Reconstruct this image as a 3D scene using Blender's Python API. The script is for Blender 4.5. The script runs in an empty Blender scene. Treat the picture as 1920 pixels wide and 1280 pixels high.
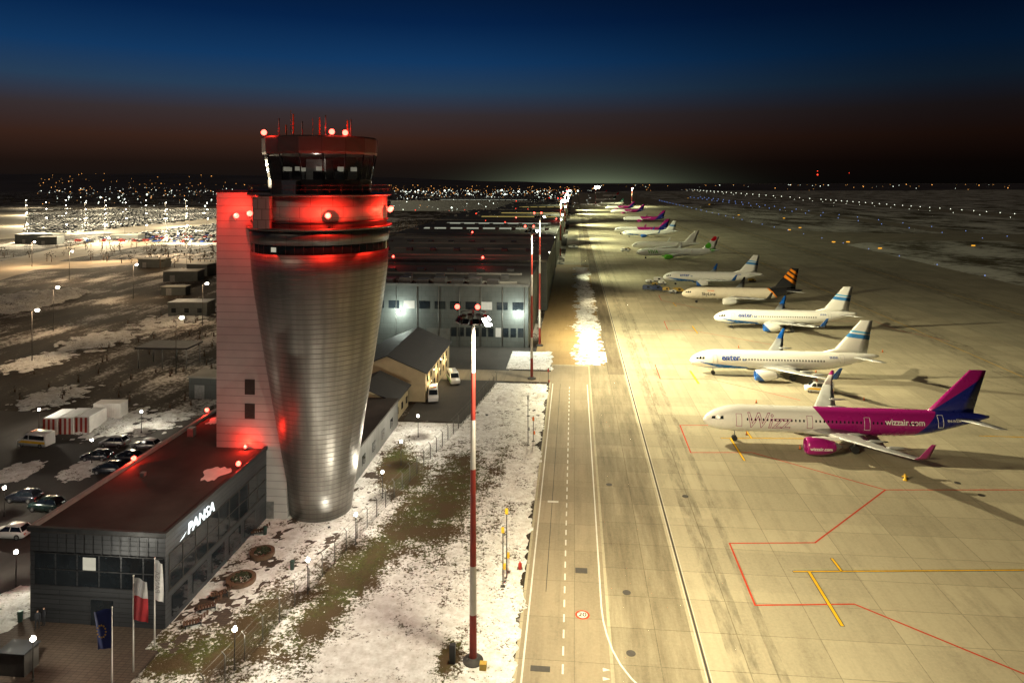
import bpy, bmesh, math, random
from mathutils import Vector, Matrix, noise
random.seed(7)
F=1280.0; H=42.0; YAW=math.atan(117/1280.0)
SA,CA=math.sin(YAW),math.cos(YAW)
# image pixels back-projected onto a level plane from the drone at 42 m -> plan coordinates (X across apron, Y along it)
def S(u,v,z=0.0):
    t=F*(H-z)/(v-340.0); l=(u-960.0)/F*t
    return (l*CA-t*SA, l*SA+t*CA)
scene=bpy.context.scene; COL=scene.collection
# ---------------------------------------------------------------- materials
class NT:
    def __init__(s,tree): s.t=tree
    def n(s,typ,ins=None,**pr):
        nd=s.t.nodes.new(typ)
        for k,v in pr.items(): setattr(nd,k,v)
        for k,v in (ins or {}).items():
            if isinstance(v,bpy.types.NodeSocket): s.t.links.new(v,nd.inputs[k])
            else: nd.inputs[k].default_value=v
        return nd
    def m(s,op,a,b=0.0,c=None):
        i={0:a,1:b}
        if c is not None: i[2]=c
        return s.n('ShaderNodeMath',i,operation=op).outputs[0]
    def mix(s,f,a,b,bt='MIX'):
        f4=lambda c:c if isinstance(c,bpy.types.NodeSocket) else (tuple(c)+(1,))[:4]
        return s.n('ShaderNodeMix',{0:f,6:f4(a),7:f4(b)},data_type='RGBA',blend_type=bt).outputs[2]
    def noise(s,vec,sc,det=4,rough=.55):
        return s.n('ShaderNodeTexNoise',{'Vector':vec,'Scale':sc,'Detail':det,'Roughness':rough}).outputs[0]
    def mr(s,v,a,b,c=0.0,d=1.0):
        return s.n('ShaderNodeMapRange',{0:v,1:a,2:b,3:c,4:d}).outputs[0]
    def scale(s,vec,xyz):
        return s.n('ShaderNodeVectorMath',{0:vec,1:xyz},operation='MULTIPLY').outputs[0]
def new_mat(name):
    m=bpy.data.materials.new(name); m.use_nodes=True
    nt=NT(m.node_tree); b=m.node_tree.nodes['Principled BSDF']
    return m,nt,b
def setb(nt,b,**k):
    for key,v in k.items():
        key={'col':'Base Color','rough':'Roughness','metal':'Metallic','nrm':'Normal','ec':'Emission Color','es':'Emission Strength','alpha':'Alpha','spec':'Specular IOR Level','coat':'Coat Weight'}[key]
        if isinstance(v,bpy.types.NodeSocket): nt.t.links.new(v,b.inputs[key])
        else:
            if key in('Base Color','Emission Color') and len(v)==3: v=tuple(v)+(1,)
            b.inputs[key].default_value=v
def objc(nt): return nt.n('ShaderNodeTexCoord').outputs['Object']
def wpos(nt): return nt.n('ShaderNodeNewGeometry').outputs['Position']
def simple(name,col,rough=.6,metal=0,var=.2,sc=1.5,bump=0.0,coat=0):
    m,nt,b=new_mat(name); p=objc(nt)
    n=nt.noise(p,sc,6,.6)
    f=nt.mr(n,.3,.7)
    lo=[c*(1-var) for c in col]; hi=[min(1,c*(1+var)) for c in col]
    setb(nt,b,col=nt.mix(f,lo,hi),rough=nt.mr(n,.3,.7,max(0,rough-.08),min(1,rough+.08)),metal=metal,coat=coat)
    if bump: setb(nt,b,nrm=nt.n('ShaderNodeBump',{'Strength':bump,'Height':n,'Distance':.1}).outputs[0])
    return m
def emis(name,col,st):
    m,nt,b=new_mat(name); n=nt.noise(objc(nt),2.0)
    setb(nt,b,col=(.1,.1,.1),ec=col,es=nt.mr(n,.2,.8,st*.85,st*1.15)); m.cycles.emission_sampling='NONE'; return m
def cladding(name,col,w,h,rough=.4,metal=.3,mort=.03,cyl=None,varr=.12,bump=.3,lines=(0.35),streak=0):
    """panel cladding; cyl=radius -> wraps panels about the object's z axis"""
    m,nt,b=new_mat(name); p=objc(nt); s=nt.n('ShaderNodeSeparateXYZ',{0:p}).outputs
    if cyl: a=nt.m('MULTIPLY',nt.m('ARCTAN2',s[1],s[0]),cyl)
    else: a=nt.m('ADD',s[0],s[1])
    v=nt.n('ShaderNodeCombineXYZ',{0:a,1:s[2],2:0.0}).outputs[0]
    lo=tuple(c*(1-varr) for c in col)+(1,); hi=tuple(min(1,c*(1+varr)) for c in col)+(1,)
    br=nt.n('ShaderNodeTexBrick',{'Vector':v,'Color1':lo,'Color2':hi,'Mortar':tuple(c*lines for c in col)+(1,),'Scale':1.0,'Mortar Size':mort,'Mortar Smooth':.2,'Bias':0.0,'Brick Width':w,'Row Height':h})
    br.offset=.5
    n=nt.noise(p,.35,5)
    c=nt.mix(nt.mr(n,.3,.75,0,.45),br.outputs[0],tuple(c*.55 for c in col))
    if streak:
        n2=nt.noise(nt.n('ShaderNodeCombineXYZ',{0:a,1:nt.m('MULTIPLY',s[2],.06),2:0.0}).outputs[0],1.1,4)
        c=nt.mix(nt.mr(n2,.4,.65,0,streak),c,tuple(c_*.5 for c_ in col))
    setb(nt,b,col=c,rough=nt.mr(n,.3,.7,rough-.07,rough+.1),metal=metal)
    if bump: setb(nt,b,nrm=nt.n('ShaderNodeBump',{'Strength':bump,'Distance':.05,'Height':nt.m('SUBTRACT',1.0,br.outputs[1])}).outputs[0])
    return m
def ground_soil():
    m,nt,b=new_mat('soil_and_snow'); p=wpos(nt)
    n1=nt.noise(p,.018,7,.6); n2=nt.noise(nt.scale(p,(1,.35,1)),.12,6,.65); n3=nt.noise(p,1.3,5,.7)
    soil=nt.mix(nt.mr(n2,.35,.65),(.016,.013,.009),(.055,.040,.026))
    k=nt.m('ADD',nt.m('MULTIPLY',n1,.40),nt.m('ADD',nt.m('MULTIPLY',n2,.38),nt.m('MULTIPLY',n3,.26)))
    sn=nt.mr(k,.525,.58)
    setb(nt,b,col=nt.mix(nt.m('MULTIPLY',sn,.85),soil,(.58,.55,.51)),rough=.9,spec=.2,nrm=nt.n('ShaderNodeBump',{'Strength':.7,'Distance':.3,'Height':n3}).outputs[0])
    return m
def field_mat():
    m,nt,b=new_mat('airfield_grass_with_snow'); p=wpos(nt)
    n1=nt.noise(nt.scale(p,(1,.5,1)),.03,6,.6); n2=nt.noise(nt.scale(p,(.35,1,1)),.35,6,.75)
    k=nt.m('ADD',nt.m('MULTIPLY',n1,.5),nt.m('MULTIPLY',n2,.5))
    sn=nt.mr(k,.45,.55)
    setb(nt,b,col=nt.mix(sn,(.085,.07,.036),(.66,.66,.56)),rough=.95,spec=.15)
    return m
def concrete(name,base,slabx=5.0,slaby=5.0,streak=.5,mort=.03):
    m,nt,b=new_mat(name); p=wpos(nt)
    br=nt.n('ShaderNodeTexBrick',{'Vector':p,'Color1':(.80,.80,.80,1),'Color2':(1.08,1.08,1.08,1),'Mortar':(.42,.41,.38,1),'Scale':1.0,'Mortar Size':mort,'Mortar Smooth':.3,'Brick Width':slabx,'Row Height':slaby}); br.offset=0
    br2=nt.n('ShaderNodeTexBrick',{'Vector':nt.n('ShaderNodeVectorMath',{0:p,1:(7.3,3.1,0)},operation='ADD').outputs[0],'Color1':(.80,.80,.80,1),'Color2':(1.05,1.05,1.03,1),'Mortar':(.86,.86,.86,1),'Scale':1.0,'Mortar Size':.0,'Brick Width':25.0,'Row Height':7.5})
    n1=nt.noise(p,.05,6,.65); n2=nt.noise(nt.scale(p,(1,.045,1)),.7,6,.7); n3=nt.noise(p,3.0,6,.75); n4=nt.noise(nt.scale(p,(1,.3,1)),.35,7,.72)
    c=nt.mix(1.0,tuple(base),br.outputs[0],'MULTIPLY')
    c=nt.mix(.8,c,br2.outputs[0],'MULTIPLY')
    c=nt.mix(nt.mr(n1,.35,.7,0,.35),c,tuple(x*.58 for x in base))
    c=nt.mix(nt.mr(n2,.48,.72,0,streak),c,tuple(x*.38 for x in base))
    c=nt.mix(nt.mr(n4,.52,.66,0,.5),c,tuple(x*.45 for x in base))
    c=nt.mix(nt.mr(n3,.3,.75,0,.4),c,tuple(min(1,x*1.35) for x in base))
    setb(nt,b,col=c,rough=nt.mr(n1,.3,.7,.7,.9),spec=.2,nrm=nt.n('ShaderNodeBump',{'Strength':.3,'Distance':.03,'Height':n3}).outputs[0])
    return m
def verge_mat():
    m,nt,b=new_mat('patchy_snow_on_grass'); p=wpos(nt)
    at=nt.n('ShaderNodeAttribute',attribute_name='grass').outputs['Fac']
    n1=nt.noise(p,.28,6,.65); n2=nt.noise(p,1.1,6,.8); n3=nt.noise(p,3.6,5,.8)
    k=nt.m('ADD',nt.m('MULTIPLY',n1,.27),nt.m('ADD',nt.m('MULTIPLY',n2,.30),nt.m('MULTIPLY',n3,.43)))
    k=nt.m('ADD',k,nt.m('MULTIPLY',at,.5))
    gm=nt.mr(k,.54,.568)
    g=nt.mix(nt.mr(n3,.35,.65),(.018,.021,.007),(.10,.115,.028))
    g=nt.mix(nt.mr(n1,.38,.58),g,(.080,.055,.028))
    s=nt.mix(nt.mr(nt.noise(p,.9,6,.75),.35,.7),(.88,.88,.86),(.52,.49,.44))
    setb(nt,b,col=nt.mix(gm,s,g),rough=.95,spec=.1,nrm=nt.n('ShaderNodeBump',{'Strength':1.0,'Distance':.22,'Height':nt.m('ADD',n2,nt.m('MULTIPLY',n3,.6))}).outputs[0])
    return m
def livery(name,base,ovs,rough=.28):
    m,nt,b=new_mat(name); p=objc(nt); s=nt.n('ShaderNodeSeparateXYZ',{0:p}).outputs
    n=nt.noise(p,.5,5)
    c=nt.mix(nt.mr(n,.3,.7,0,.15),base,tuple(x*.7 for x in base))
    for col,conds in ovs:
        f=None
        for cd in conds:
            if cd[0]=='c':
                dx=nt.m('SUBTRACT',s[0],cd[1]); dz=nt.m('SUBTRACT',s[2],cd[2])
                q=nt.m('LESS_THAN',nt.m('ADD',nt.m('MULTIPLY',dx,dx),nt.m('MULTIPLY',dz,dz)),cd[3]**2)
            else:
                q=nt.m('GREATER_THAN',nt.m('ADD',nt.m('MULTIPLY',s[0],cd[0]),nt.m('MULTIPLY',s[2],cd[1])),cd[2])
            f=q if f is None else nt.m('MULTIPLY',f,q)
        c=nt.mix(f,c,col)
    setb(nt,b,col=c,rough=nt.mr(n,.3,.7,rough-.06,rough+.1),coat=.3)
    return m
MAGENTA=(.30,.010,.15); INDIGO=(.012,.018,.17)
m_white=simple('aircraft_white',(.74,.74,.70),.35,0,.06,.6)
m_grey=simple('wing_grey',(.42,.43,.43),.4,.3,.12,.5)
m_dark=simple('dark_rubber',(.015,.015,.016),.7,0,.3,3)
m_black=simple('charcoal_metal',(.03,.032,.035),.45,.4,.3,1)
m_iron=simple('cast_iron',(.05,.045,.04),.7,.2,.3,3)
m_glass=simple('dark_glass',(.012,.016,.020),.08,0,.3,.5)
m_steel=simple('galvanised_steel',(.32,.32,.31),.42,.7,.2,2)
m_red=simple('red_paint',(.38,.03,.02),.45,0,.2,1.2)
m_mred=simple('weathered_mast_red',(.24,.022,.012),.6,0,.25,1.2)
m_mwht=simple('weathered_mast_white',(.50,.46,.40),.6,0,.15,1.2)
m_wht=simple('white_paint',(.72,.70,.66),.45,0,.12,1.2)
m_yel=simple('yellow_paint',(.70,.42,.02),.5,0,.15,1)
m_dyel=simple('dull_yellow_paint',(.34,.22,.03),.6,0,.3,1)
m_org=simple('orange_paint',(.70,.16,.02),.5,0,.15,1)
m_blu=simple('blue_paint',(.012,.07,.36),.4,0,.15,1)
m_navy=simple('navy_paint',(.015,.03,.09),.5,0,.2,1)
m_mag=simple('magenta_paint',MAGENTA,.3,0,.1,.6)
m_snow=simple('snow',(.80,.80,.78),.85,0,.12,.8,.5)
m_roofdark=simple('roof_membrane',(.055,.046,.040),.9,0,.5,.18,.2)
m_beige=simple('beige_render',(.42,.34,.20),.8,0,.12,.5)
m_tile=simple('dark_roof_sheet',(.022,.021,.023),.65,.0,.3,.8)
m_shrub=simple('shrub_leaves',(.03,.035,.014),.9,0,.5,6)
m_wood=simple('weathered_wood',(.10,.055,.03),.7,0,.35,3)
E_white=emis('lamp_white',(1,.93,.78),40); E_flood=emis('flood_lamp',(1,.98,.80),60); E_red=emis('red_beacon_glow',(1,.06,.04),12)
E_sign=emis('lit_sign_letters',(.9,1,1),1.7); E_win=emis('lit_window',(.9,.85,.65),.45); E_sky=emis('rooflight_glow',(.75,.78,.6),.45); E_skyw=emis('rooflight_warm',(.8,.6,.15),.40)
E_warm=emis('sodium_light',(1,.42,.10),2.6); E_cool=emis('white_town_light',(.9,1,.85),3.0); E_blue=emis('blue_taxi_light',(.25,.4,1),1.3); E_rw=emis('runway_light_white',(.95,1,.8),3); E_rd=emis('distant_red',(1,.05,.02),3)
# ---------------------------------------------------------------- mesh builder
class MB:
    def __init__(s): s.v=[];s.f=[];s.m=[];s.sm=[]
    def add(s,vs,fs,m=0,sm=False):
        o=len(s.v); s.v+= [tuple(v) for v in vs]
        for f in fs: s.f.append([i+o for i in f]); s.m.append(m); s.sm.append(sm)
        return s
    def box(s,x0,x1,y0,y1,z0,z1,m=0):
        return s.add([(x0,y0,z0),(x1,y0,z0),(x1,y1,z0),(x0,y1,z0),(x0,y0,z1),(x1,y0,z1),(x1,y1,z1),(x0,y1,z1)],
            [(0,3,2,1),(4,5,6,7),(0,1,5,4),(1,2,6,5),(2,3,7,6),(3,0,4,7)],m)
    def rings(s,rs,m=0,sm=True,c0=True,c1=True,loop=False):
        n=len(rs[0]); vs=[p for r in rs for p in r]; fs=[]
        k=len(rs)
        for i in range(k-1+(1 if loop else 0)):
            a=i*n; b=((i+1)%k)*n
            for j in range(n): fs.append((a+j,a+(j+1)%n,b+(j+1)%n,b+j))
        s.add(vs,fs,m,sm)
        off=len(s.v)-len(vs)
        if c0 and not loop: s.f.append([off+i for i in range(n)][::-1]); s.m.append(m); s.sm.append(False)
        if c1 and not loop: s.f.append([off+(k-1)*n+i for i in range(n)]); s.m.append(m); s.sm.append(False)
        return s
    def cyl(s,a,b,r0,r1=None,n=12,m=0,sm=True,cap=True):
        r1=r0 if r1 is None else r1
        a=Vector(a);b=Vector(b);d=(b-a).normalized()
        u=d.cross(Vector((0,0,1)));  u=Vector((1,0,0)) if u.length<1e-4 else u.normalized(); w=d.cross(u)
        R=[[tuple(c+r*(u*math.cos(t)+w*math.sin(t))) for t in [2*math.pi*i/n for i in range(n)]] for c,r in((a,r0),(b,r1))]
        return s.rings(R,m,sm,cap,cap)
    def prof(s,pr,n=48,m=0,sm=True,c=(0,0),c0=True,c1=True,ph=0):
        return s.rings([[(c[0]+r*math.cos(t+ph),c[1]+r*math.sin(t+ph),z) for t in [2*math.pi*i/n for i in range(n)]] for z,r in pr],m,sm,c0,c1)
    def ball(s,c,r,m=0,n=10,sz=1):
        k=n//2
        return s.rings([[(c[0]+r*math.sin(p)*math.cos(t),c[1]+r*math.sin(p)*math.sin(t),c[2]-r*sz*math.cos(p)) for t in [2*math.pi*i/n for i in range(n)]] for p in [.15+ (math.pi-.3)*j/k for j in range(k+1)]],m)
    def mesh(s,name,mats):
        me=bpy.data.meshes.new(name); me.from_pydata(s.v,[],s.f)
        for mt in mats: me.materials.append(mt)
        me.polygons.foreach_set('material_index',s.m); me.polygons.foreach_set('use_smooth',s.sm)
        me.update(); return me
    def obj(s,name,mats,parent=None,loc=(0,0,0),rz=0):
        me=s.mesh(name,mats)
        bm=bmesh.new(); bm.from_mesh(me); bmesh.ops.recalc_face_normals(bm,faces=bm.faces); bm.to_mesh(me); bm.free()
        return ob(name,me,parent,loc,rz)
def ob(name,data,parent=None,loc=(0,0,0),rz=0):
    o=bpy.data.objects.new(name,data); COL.objects.link(o); o.location=loc; o.rotation_euler=(0,0,rz)
    if parent: o.parent=parent
    return o
def T(o,label,cat,group=None):
    o['label']=label; o['category']=cat
    if group: o['group']=group
    return o
def thing(name,label,cat,loc=(0,0,0),rz=0,group=None):
    return T(ob(name,None,None,loc,rz),label,cat,group)
def dup(o,loc=None,rz=None,label=None,parent=None):
    c=o.copy(); COL.objects.link(c)
    if parent: c.parent=parent
    if loc is not None: c.location=loc
    if rz is not None: c.rotation_euler=(0,0,rz)
    if label: c['label']=label
    for ch in list(o.children): dup(ch,parent=c)
    return c
def sheet(name,pts,z,mat,cuts=0):
    me=bpy.data.meshes.new(name); me.from_pydata([(x,y,z) for x,y in pts],[],[list(range(len(pts)))]); me.materials.append(mat)
    if me.polygons[0].normal.z<0: me.flip_normals()
    o=ob(name,me); o['kind']='structure'; return o
def rect(x0,x1,y0,y1): return [(x0,y0),(x1,y0),(x1,y1),(x0,y1)]
def lamp(name,typ,loc,col,power,parent=None,r=.1,aim=None,size=60,blend=.5):
    l=bpy.data.lights.new(name,typ); l.color=col; l.energy=power
    if typ in('POINT','SPOT'): l.shadow_soft_size=r
    if typ=='SPOT': l.spot_size=math.radians(size); l.spot_blend=blend
    o=bpy.data.objects.new(name,l); COL.objects.link(o); o.location=loc
    if aim: o.rotation_euler=(Vector(aim)-Vector(loc)).to_track_quat('-Z','Y').to_euler()
    if parent: o.parent=parent
    return o
# ---------------------------------------------------------------- setting: ground, apron, roads
mt_soil=ground_soil(); mt_field=field_mat()
mt_con=concrete('apron_concrete',(.36,.32,.225),7.5,5.0,.4,.05)
mt_road=concrete('service_road_concrete',(.25,.21,.145),7.4,6.0,.7,.04)
mt_tax=concrete('taxiway_concrete',(.33,.30,.215),7.5,10,.5,.05)
mt_asp=concrete('asphalt',(.055,.05,.045),40,40,.3,.01)
mt_grav=concrete('ochre_gravel',(.36,.25,.12),90,90,.3,.0)
mt_pave=concrete('brick_paving',(.085,.062,.048),.6,.3,.3,.04)
sheet('ground',rect(-12000,12000,-300,14000),0,mt_soil)
sheet('apron',rect(-5.2,112,15,2400),.004,mt_con)
sheet('taxiway',rect(112.01,179,15,2600),.004,mt_tax)
sheet('airfield_grass',rect(179.01,4000,15,6000),.004,mt_field)
sheet('crossing_taxiway',[(179,470),(200,490),(240,505),(470,520),(470,575),(240,580),(200,595),(179,620)],.008,mt_tax)
sheet('parallel_taxiway',rect(300,325,15,4000),.012,mt_tax)
sheet('runway',rect(505,560,15,5000),.012,mt_tax)
sheet('service_road',rect(-4.9,3.1,15,156),.008,mt_road)
sheet('service_road_far',rect(7.3,11.0,150,2000),.008,mt_road)
sheet('crossing_road',rect(-30,3.0,143,151),.014,mt_road)
sheet('yard',[(-30,118),(-19,118),(-16,128),(-14.5,143),(-14.5,166),(-30,166)],.010,mt_asp)
sheet('hangar_forecourt',rect(-75,-9.5,152,172),.006,mt_asp)
sheet('access_lane',[S(880,764),S(1012,768),S(1012,781),S(880,780)],.05,mt_asp)
sheet('car_park',rect(-125,-52.3,45,116),.006,mt_asp)
sheet('plaza',[(-75,20),(-36,20),(-37,50),(-37.2,61),(-75,61)],.012,mt_pave)
sheet('path',[(-38.1,59),(-34.5,57),(-31.5,66),(-27.5,78),(-25,88),(-26.5,98),(-29.8,104),(-30,92),(-38.1,84)],.055,mt_pave)
sheet('gravel_strip',rect(-9.4,7.1,157,345),.009,mt_grav)
def grid(name,x0,x1,y0,y1,st,fn,mat,gf=None,kind='structure',z0=-.08):
    nx=int((x1-x0)/st); ny=int((y1-y0)/st); vs=[];gr=[]
    for j in range(ny+1):
        for i in range(nx+1):
            x=x0+(x1-x0)*i/nx; y=y0+(y1-y0)*j/ny
            vs.append((x,y,fn(x,y))); 
            if gf: gr.append(gf(x,y))
    fs=[]
    for j in range(ny):
        for i in range(nx):
            a=j*(nx+1)+i; q=(a,a+1,a+nx+2,a+nx+1)
            if max(vs[k][2] for k in q)>z0: fs.append(q)
    me=bpy.data.meshes.new(name); me.from_pydata(vs,[],fs); me.materials.append(mat)
    me.polygons.foreach_set('use_smooth',[True]*len(fs))
    if gf:
        at=me.attributes.new('grass','FLOAT','POINT'); at.data.foreach_set('value',gr)
    o=ob(name,me); o['kind']=kind; return o
def nz(x,y,s,o=3): return noise.fractal(Vector((x*s,y*s,3.3)),.9,2.1,o)
def fenceX(y):
    return -28.5+ (y-59)*.16 if y<118 else -19.0+(y-118)*.13
blobs=[((610,1140),2.2,6,.20),((690,1060),2.0,7,.22),((760,980),2.6,9,.18),((830,930),4.0,9,.16),((880,900),3.4,9,.13),((820,1000),2.8,8,.14),((340,1230),6,4,.24),((500,1150),3,6,.20),((760,890),2.5,6,.34),((740,860),2,6,.3),((860,860),3.6,7,.12),((640,1050),2.2,5,.16),((940,860),1.2,9,.12),((840,1235),1.2,3,.25),((700,1220),4,5,-.06),((800,830),2.5,5,-.05),((900,1000),3.2,9,.07),((560,1230),3,5,.08)]
blobs=[(S(*p),a,b,k) for p,a,b,k in blobs]
def gfun(x,y):
    g=.005
    for (bx,by),a,b,k in blobs:
        g+=k*math.exp(-((x-bx)/a)**2-((y-by)/b)**2)
    return g
def vh(x,y):
    e=-5.6+nz(x*.3,y,.35)*.9+nz(x,y,1.6)*.35
    h=.07+.05*nz(x,y,.5)+.03*nz(x,y,2)
    if x>e-.0: h-= (x-e)*.35
    if x>e-2.2: h+=.28*max(0,nz(x+9,y,.55))*max(0,1-abs((x-e+1)/1.4))
    if y>117 and x<-15.5 and x<fenceX(y)-.5: h-=.6
    if 141.5<y<152: h-=.6
    if x<-38.4 and y>58: h-=.5
    if x<-36.5 and y<58: h-= (-36.5-x)*.2
    return h
mt_ver=verge_mat()
grid('snowy_verge',-44,-4.0,28,168,.35,vh,mt_ver,gfun)
def vh2(x,y):
    c=3.6+1.2*nz(1,y,.04)
    w=3.0+1.6*nz(7,y,.12)
    return .11*(1-((x-c)/w)**2)+.16*nz(x,y,.6,4)+.08*nz(x,y,2.0)+.01
grid('snow_bank',-8,7.6,157,335,.45,vh2,mt_ver,lambda x,y:.03,z0=-.03)
def pile(u,v,r,h,flat=0):
    x,y=S(u,v)
    def f(a,b):
        d=math.hypot((a-x),(b-y)*.7)/r
        return h*(1-d*d)+h*(.45+flat)*nz(a,b,3.0/r,5)+.3*h*nz(a,b,1.3,3)
    st=max(.3,r/14)
    grid('snow_pile',x-r*1.5,x+r*1.5,y-r*2.1,y+r*2.1,st,f,mt_ver,lambda a,b:.0)
pile(955,750,2.6,.9); pile(1010,742,1.8,.6); pile(985,845,1.2,.4)
for u,v,r,h in((30,885,3,.3),(160,878,3,.2),(20,1140,3,.35),(300,790,4,.25),(220,790,5,.25),(60,560,14,2.2),(20,575,12,1.6),(100,745,5,.3),(330,600,9,.4),(180,640,8,.35),(60,680,6,.3)): pile(u,v,r,h,1.1 if r>3.5 and h<1 else 0)
# markings
mk_w=concrete('worn_white_marking',(.62,.60,.54),50,50,.6,0); mk_y=concrete('worn_yellow_marking',(.74,.43,.012),50,50,.4,0); mk_r=concrete('worn_red_marking',(.50,.05,.02),50,50,.35,0); mk_k=concrete('dark_joint',(.06,.052,.045),50,50,.2,0)
m_ty,nt,b=new_mat('tyre_rubber_film'); p=wpos(nt); n=nt.noise(nt.scale(p,(1,.2,1)),1.2,6,.7); setb(nt,b,col=(.03,.028,.025),rough=.8,alpha=nt.mr(n,.4,.7,.0,.36))
m_st,nt,b=new_mat('oil_film'); p=wpos(nt); n=nt.noise(nt.scale(p,(1,.1,1)),.6,6,.7); setb(nt,b,col=(.08,.055,.03),rough=.8,alpha=nt.mr(n,.3,.7,.12,.5))
def line(name,pts,w,z,mat):
    vs=[];fs=[]
    for a,b in zip(pts[:-1],pts[1:]):
        a=Vector(a);b=Vector(b);d=(b-a).normalized(); p=Vector((-d.y,d.x))*w/2; e=d*w/2*.6
        o=len(vs); vs+=[(*(a-e+p),z),(*(a-e-p),z),(*(b+e-p),z),(*(b+e+p),z)]; fs.append((o,o+1,o+2,o+3)); z+=.0006
    me=bpy.data.meshes.new(name); me.from_pydata(vs,[],fs); me.materials.append(mat); o=ob(name,me); o['kind']='structure'; return o
P=lambda *l:[S(*q) for q in l]
sheet('road_stain',rect(3.4,10.8,16,600),.0095,m_st)
for x0,w in((13.5,2.4),(17.2,.9)): sheet('tyre_track',rect(x0,x0+w,16,500),.0095,m_ty)
sheet('tyre_track',rect(92,100,16,900),.0095,m_ty); sheet('tyre_track',rect(134,146,16,1600),.0095,m_ty)
def arcpts(cx,cy,r,a0,a1,n=24): return [(cx+r*math.cos(math.radians(a0+(a1-a0)*i/n)),cy+r*math.sin(math.radians(a0+(a1-a0)*i/n))) for i in range(n+1)]
for k,(cx,cy,r,a0,a1) in enumerate(((60,58,26,90,10),(64,58,27.5,90,5),(62,96,30,90,0),(58,138,32,90,5),(66,180,34,90,0),(30,30,45,60,5),(70,75,18,180,95))):
    line('tyre_track',arcpts(cx,cy,r,a0,a1),.4,.0095,m_ty)
line('road_marking',[(-4.45,20),(-4.45,142)],.16,.0125,mk_w)
arc=[(2.65,142),(2.65,68),(2.75,65.8),(3.0,63.8),(3.4,61.8),(4.0,60),(4.8,58.4),(5.8,57),(7,55.8),(8.6,54.6)]
line('road_marking',arc,.16,.0125,mk_w)
me=MB()
y=40
while y<141: me.add([(-1.08,y,.0125),(-.92,y,.0125),(-.92,y+1.2,.0125),(-1.08,y+1.2,.0125)],[(0,1,2,3)]); y+=2.3
o=me.obj('road_centre_marking',[mk_w]); o['kind']='structure'
line('road_marking',[(-2.9,70),(-2.9,142)],.07,.0125,mk_k)
line('apron_channel',[(11.35,20),(11.35,1400)],.20,.0125,mk_k)
line('apron_channel_edge',[(11.14,20),(11.14,1400)],.06,.0135,mk_w); line('apron_channel_edge',[(11.54,20),(11.54,1400)],.05,.0135,mk_w)
red=[P((1275,797),(1420,797)),P((1275,797),(1295,848),(1410,848),(1660,918),(1528,1017),(1368,1018),(1416,1134),(1602,1132),(1950,1275)),P((1660,918),(1950,918)),
 P((1330,683),(1228,683),(1238,710),(1330,710),(1500,750)),P((1285,602),(1245,602),(1252,618),(1300,620),(1470,650)),P((1260,553),(1235,553),(1240,563),(1320,580)),P((1480,602),(1640,602),(1680,618),(1780,640))]
for r in red: line('red_clearance_marking',r,.2,.0125,mk_r)
yl=[(P((1488,1071),(1950,1068)),.18),(P((1560,1047),(1578,1070)),.26),(P((1518,1073),(1579,1172)),.3),(P((1352,821),(1510,822)),.18),(P((1400,808),(1409,821)),.24),(P((1370,822),(1396,863)),.3),(P((1836,817),(1950,820)),.2),(P((1294,695),(1310,719)),.3),(P((1298,611),(1308,625)),.3),(P((1262,568),(1268,574)),.3)]
for p,w in yl:
    line('stand_line_border',p,w+.16,.0125,mk_k); line('yellow_stand_marking',p,w,.018,mk_y)
line('taxiway_centreline',[(140,20),(140,2400)],.2,.0125,mk_y)
line('taxiway_centreline',[(96,15),(96,900)],.2,.0125,mk_y)
def flat_text(name,body,size,fn,mat,parent=None,outline=0,ext=0,label=None,sub=1,bold=0):
    cu=bpy.data.curves.new(name,'FONT'); cu.body=body; cu.size=size; cu.align_x='CENTER'; cu.align_y='CENTER'; cu.resolution_u=3; cu.offset=bold
    if outline: cu.fill_mode='NONE'; cu.bevel_depth=outline; cu.bevel_resolution=0
    cu.extrude=ext
    t=bpy.data.objects.new('tmp',cu); COL.objects.link(t); bpy.context.view_layer.update()
    me=bpy.data.meshes.new_from_object(t.evaluated_get(bpy.context.evaluated_depsgraph_get())); bpy.data.objects.remove(t)
    me.name=name; bm=bmesh.new(); bm.from_mesh(me); bmesh.ops.triangulate(bm,faces=bm.faces)
    for _ in range(sub):
        le=[e for e in bm.edges if e.calc_length()>size*.25]
        if le: bmesh.ops.subdivide_edges(bm,edges=le,cuts=2,use_grid_fill=False)
        bmesh.ops.triangulate(bm,faces=bm.faces)
    for v in bm.verts: v.co=fn(*v.co)
    bm.to_mesh(me); bm.free(); me.materials.clear(); me.materials.append(mat)
    return ob(name,me,parent)
x,y=S(1092,1152)
def disc(name,x,y,r,z,mat,n=32,sy=1.0):
    o=sheet(name,[(x+r*math.cos(2*math.pi*i/n),y+sy*r*math.sin(2*math.pi*i/n)) for i in range(n)],z,mat); return o
disc('speed_marking_ring',x,y,.70,.0165,mk_r,sy=1.0); disc('speed_marking_disc',x,y,.50,.0225,mk_w)
o=flat_text('speed_marking_number','20',.82,lambda a,b,c:(x+a,y+b,.0285),mk_k,bold=.02); o['kind']='structure'
for k in range(3): 
    a,b=S(1137,1255+k*17); sheet('give_way_triangle',[(a-.3,b-.22),(a+.35,b),(a-.3,b+.22)],.0125,mk_w)
for u,v,w,h in((1090,1069,.65,.5),(1013,1253,.85,.35)):
    a,b=S(u,v); o=MB().box(a-w,a+w,b-h,b+h,0,.02).obj('drain_cover',[m_iron]); T(o,'rectangular dark drain grating set in service road','drain cover')
for u,v in((1175,1110),(1183,1224),(1285,930),(1142,908),(1795,905),(1840,928)):
    a,b=S(u,v); o=MB().prof([(0,.42),(.022,.42)],24,c=(a,b)).obj('manhole_cover',[m_iron]); T(o,'round dark iron manhole cover in concrete apron','manhole cover','manhole covers in the apron')
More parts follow.
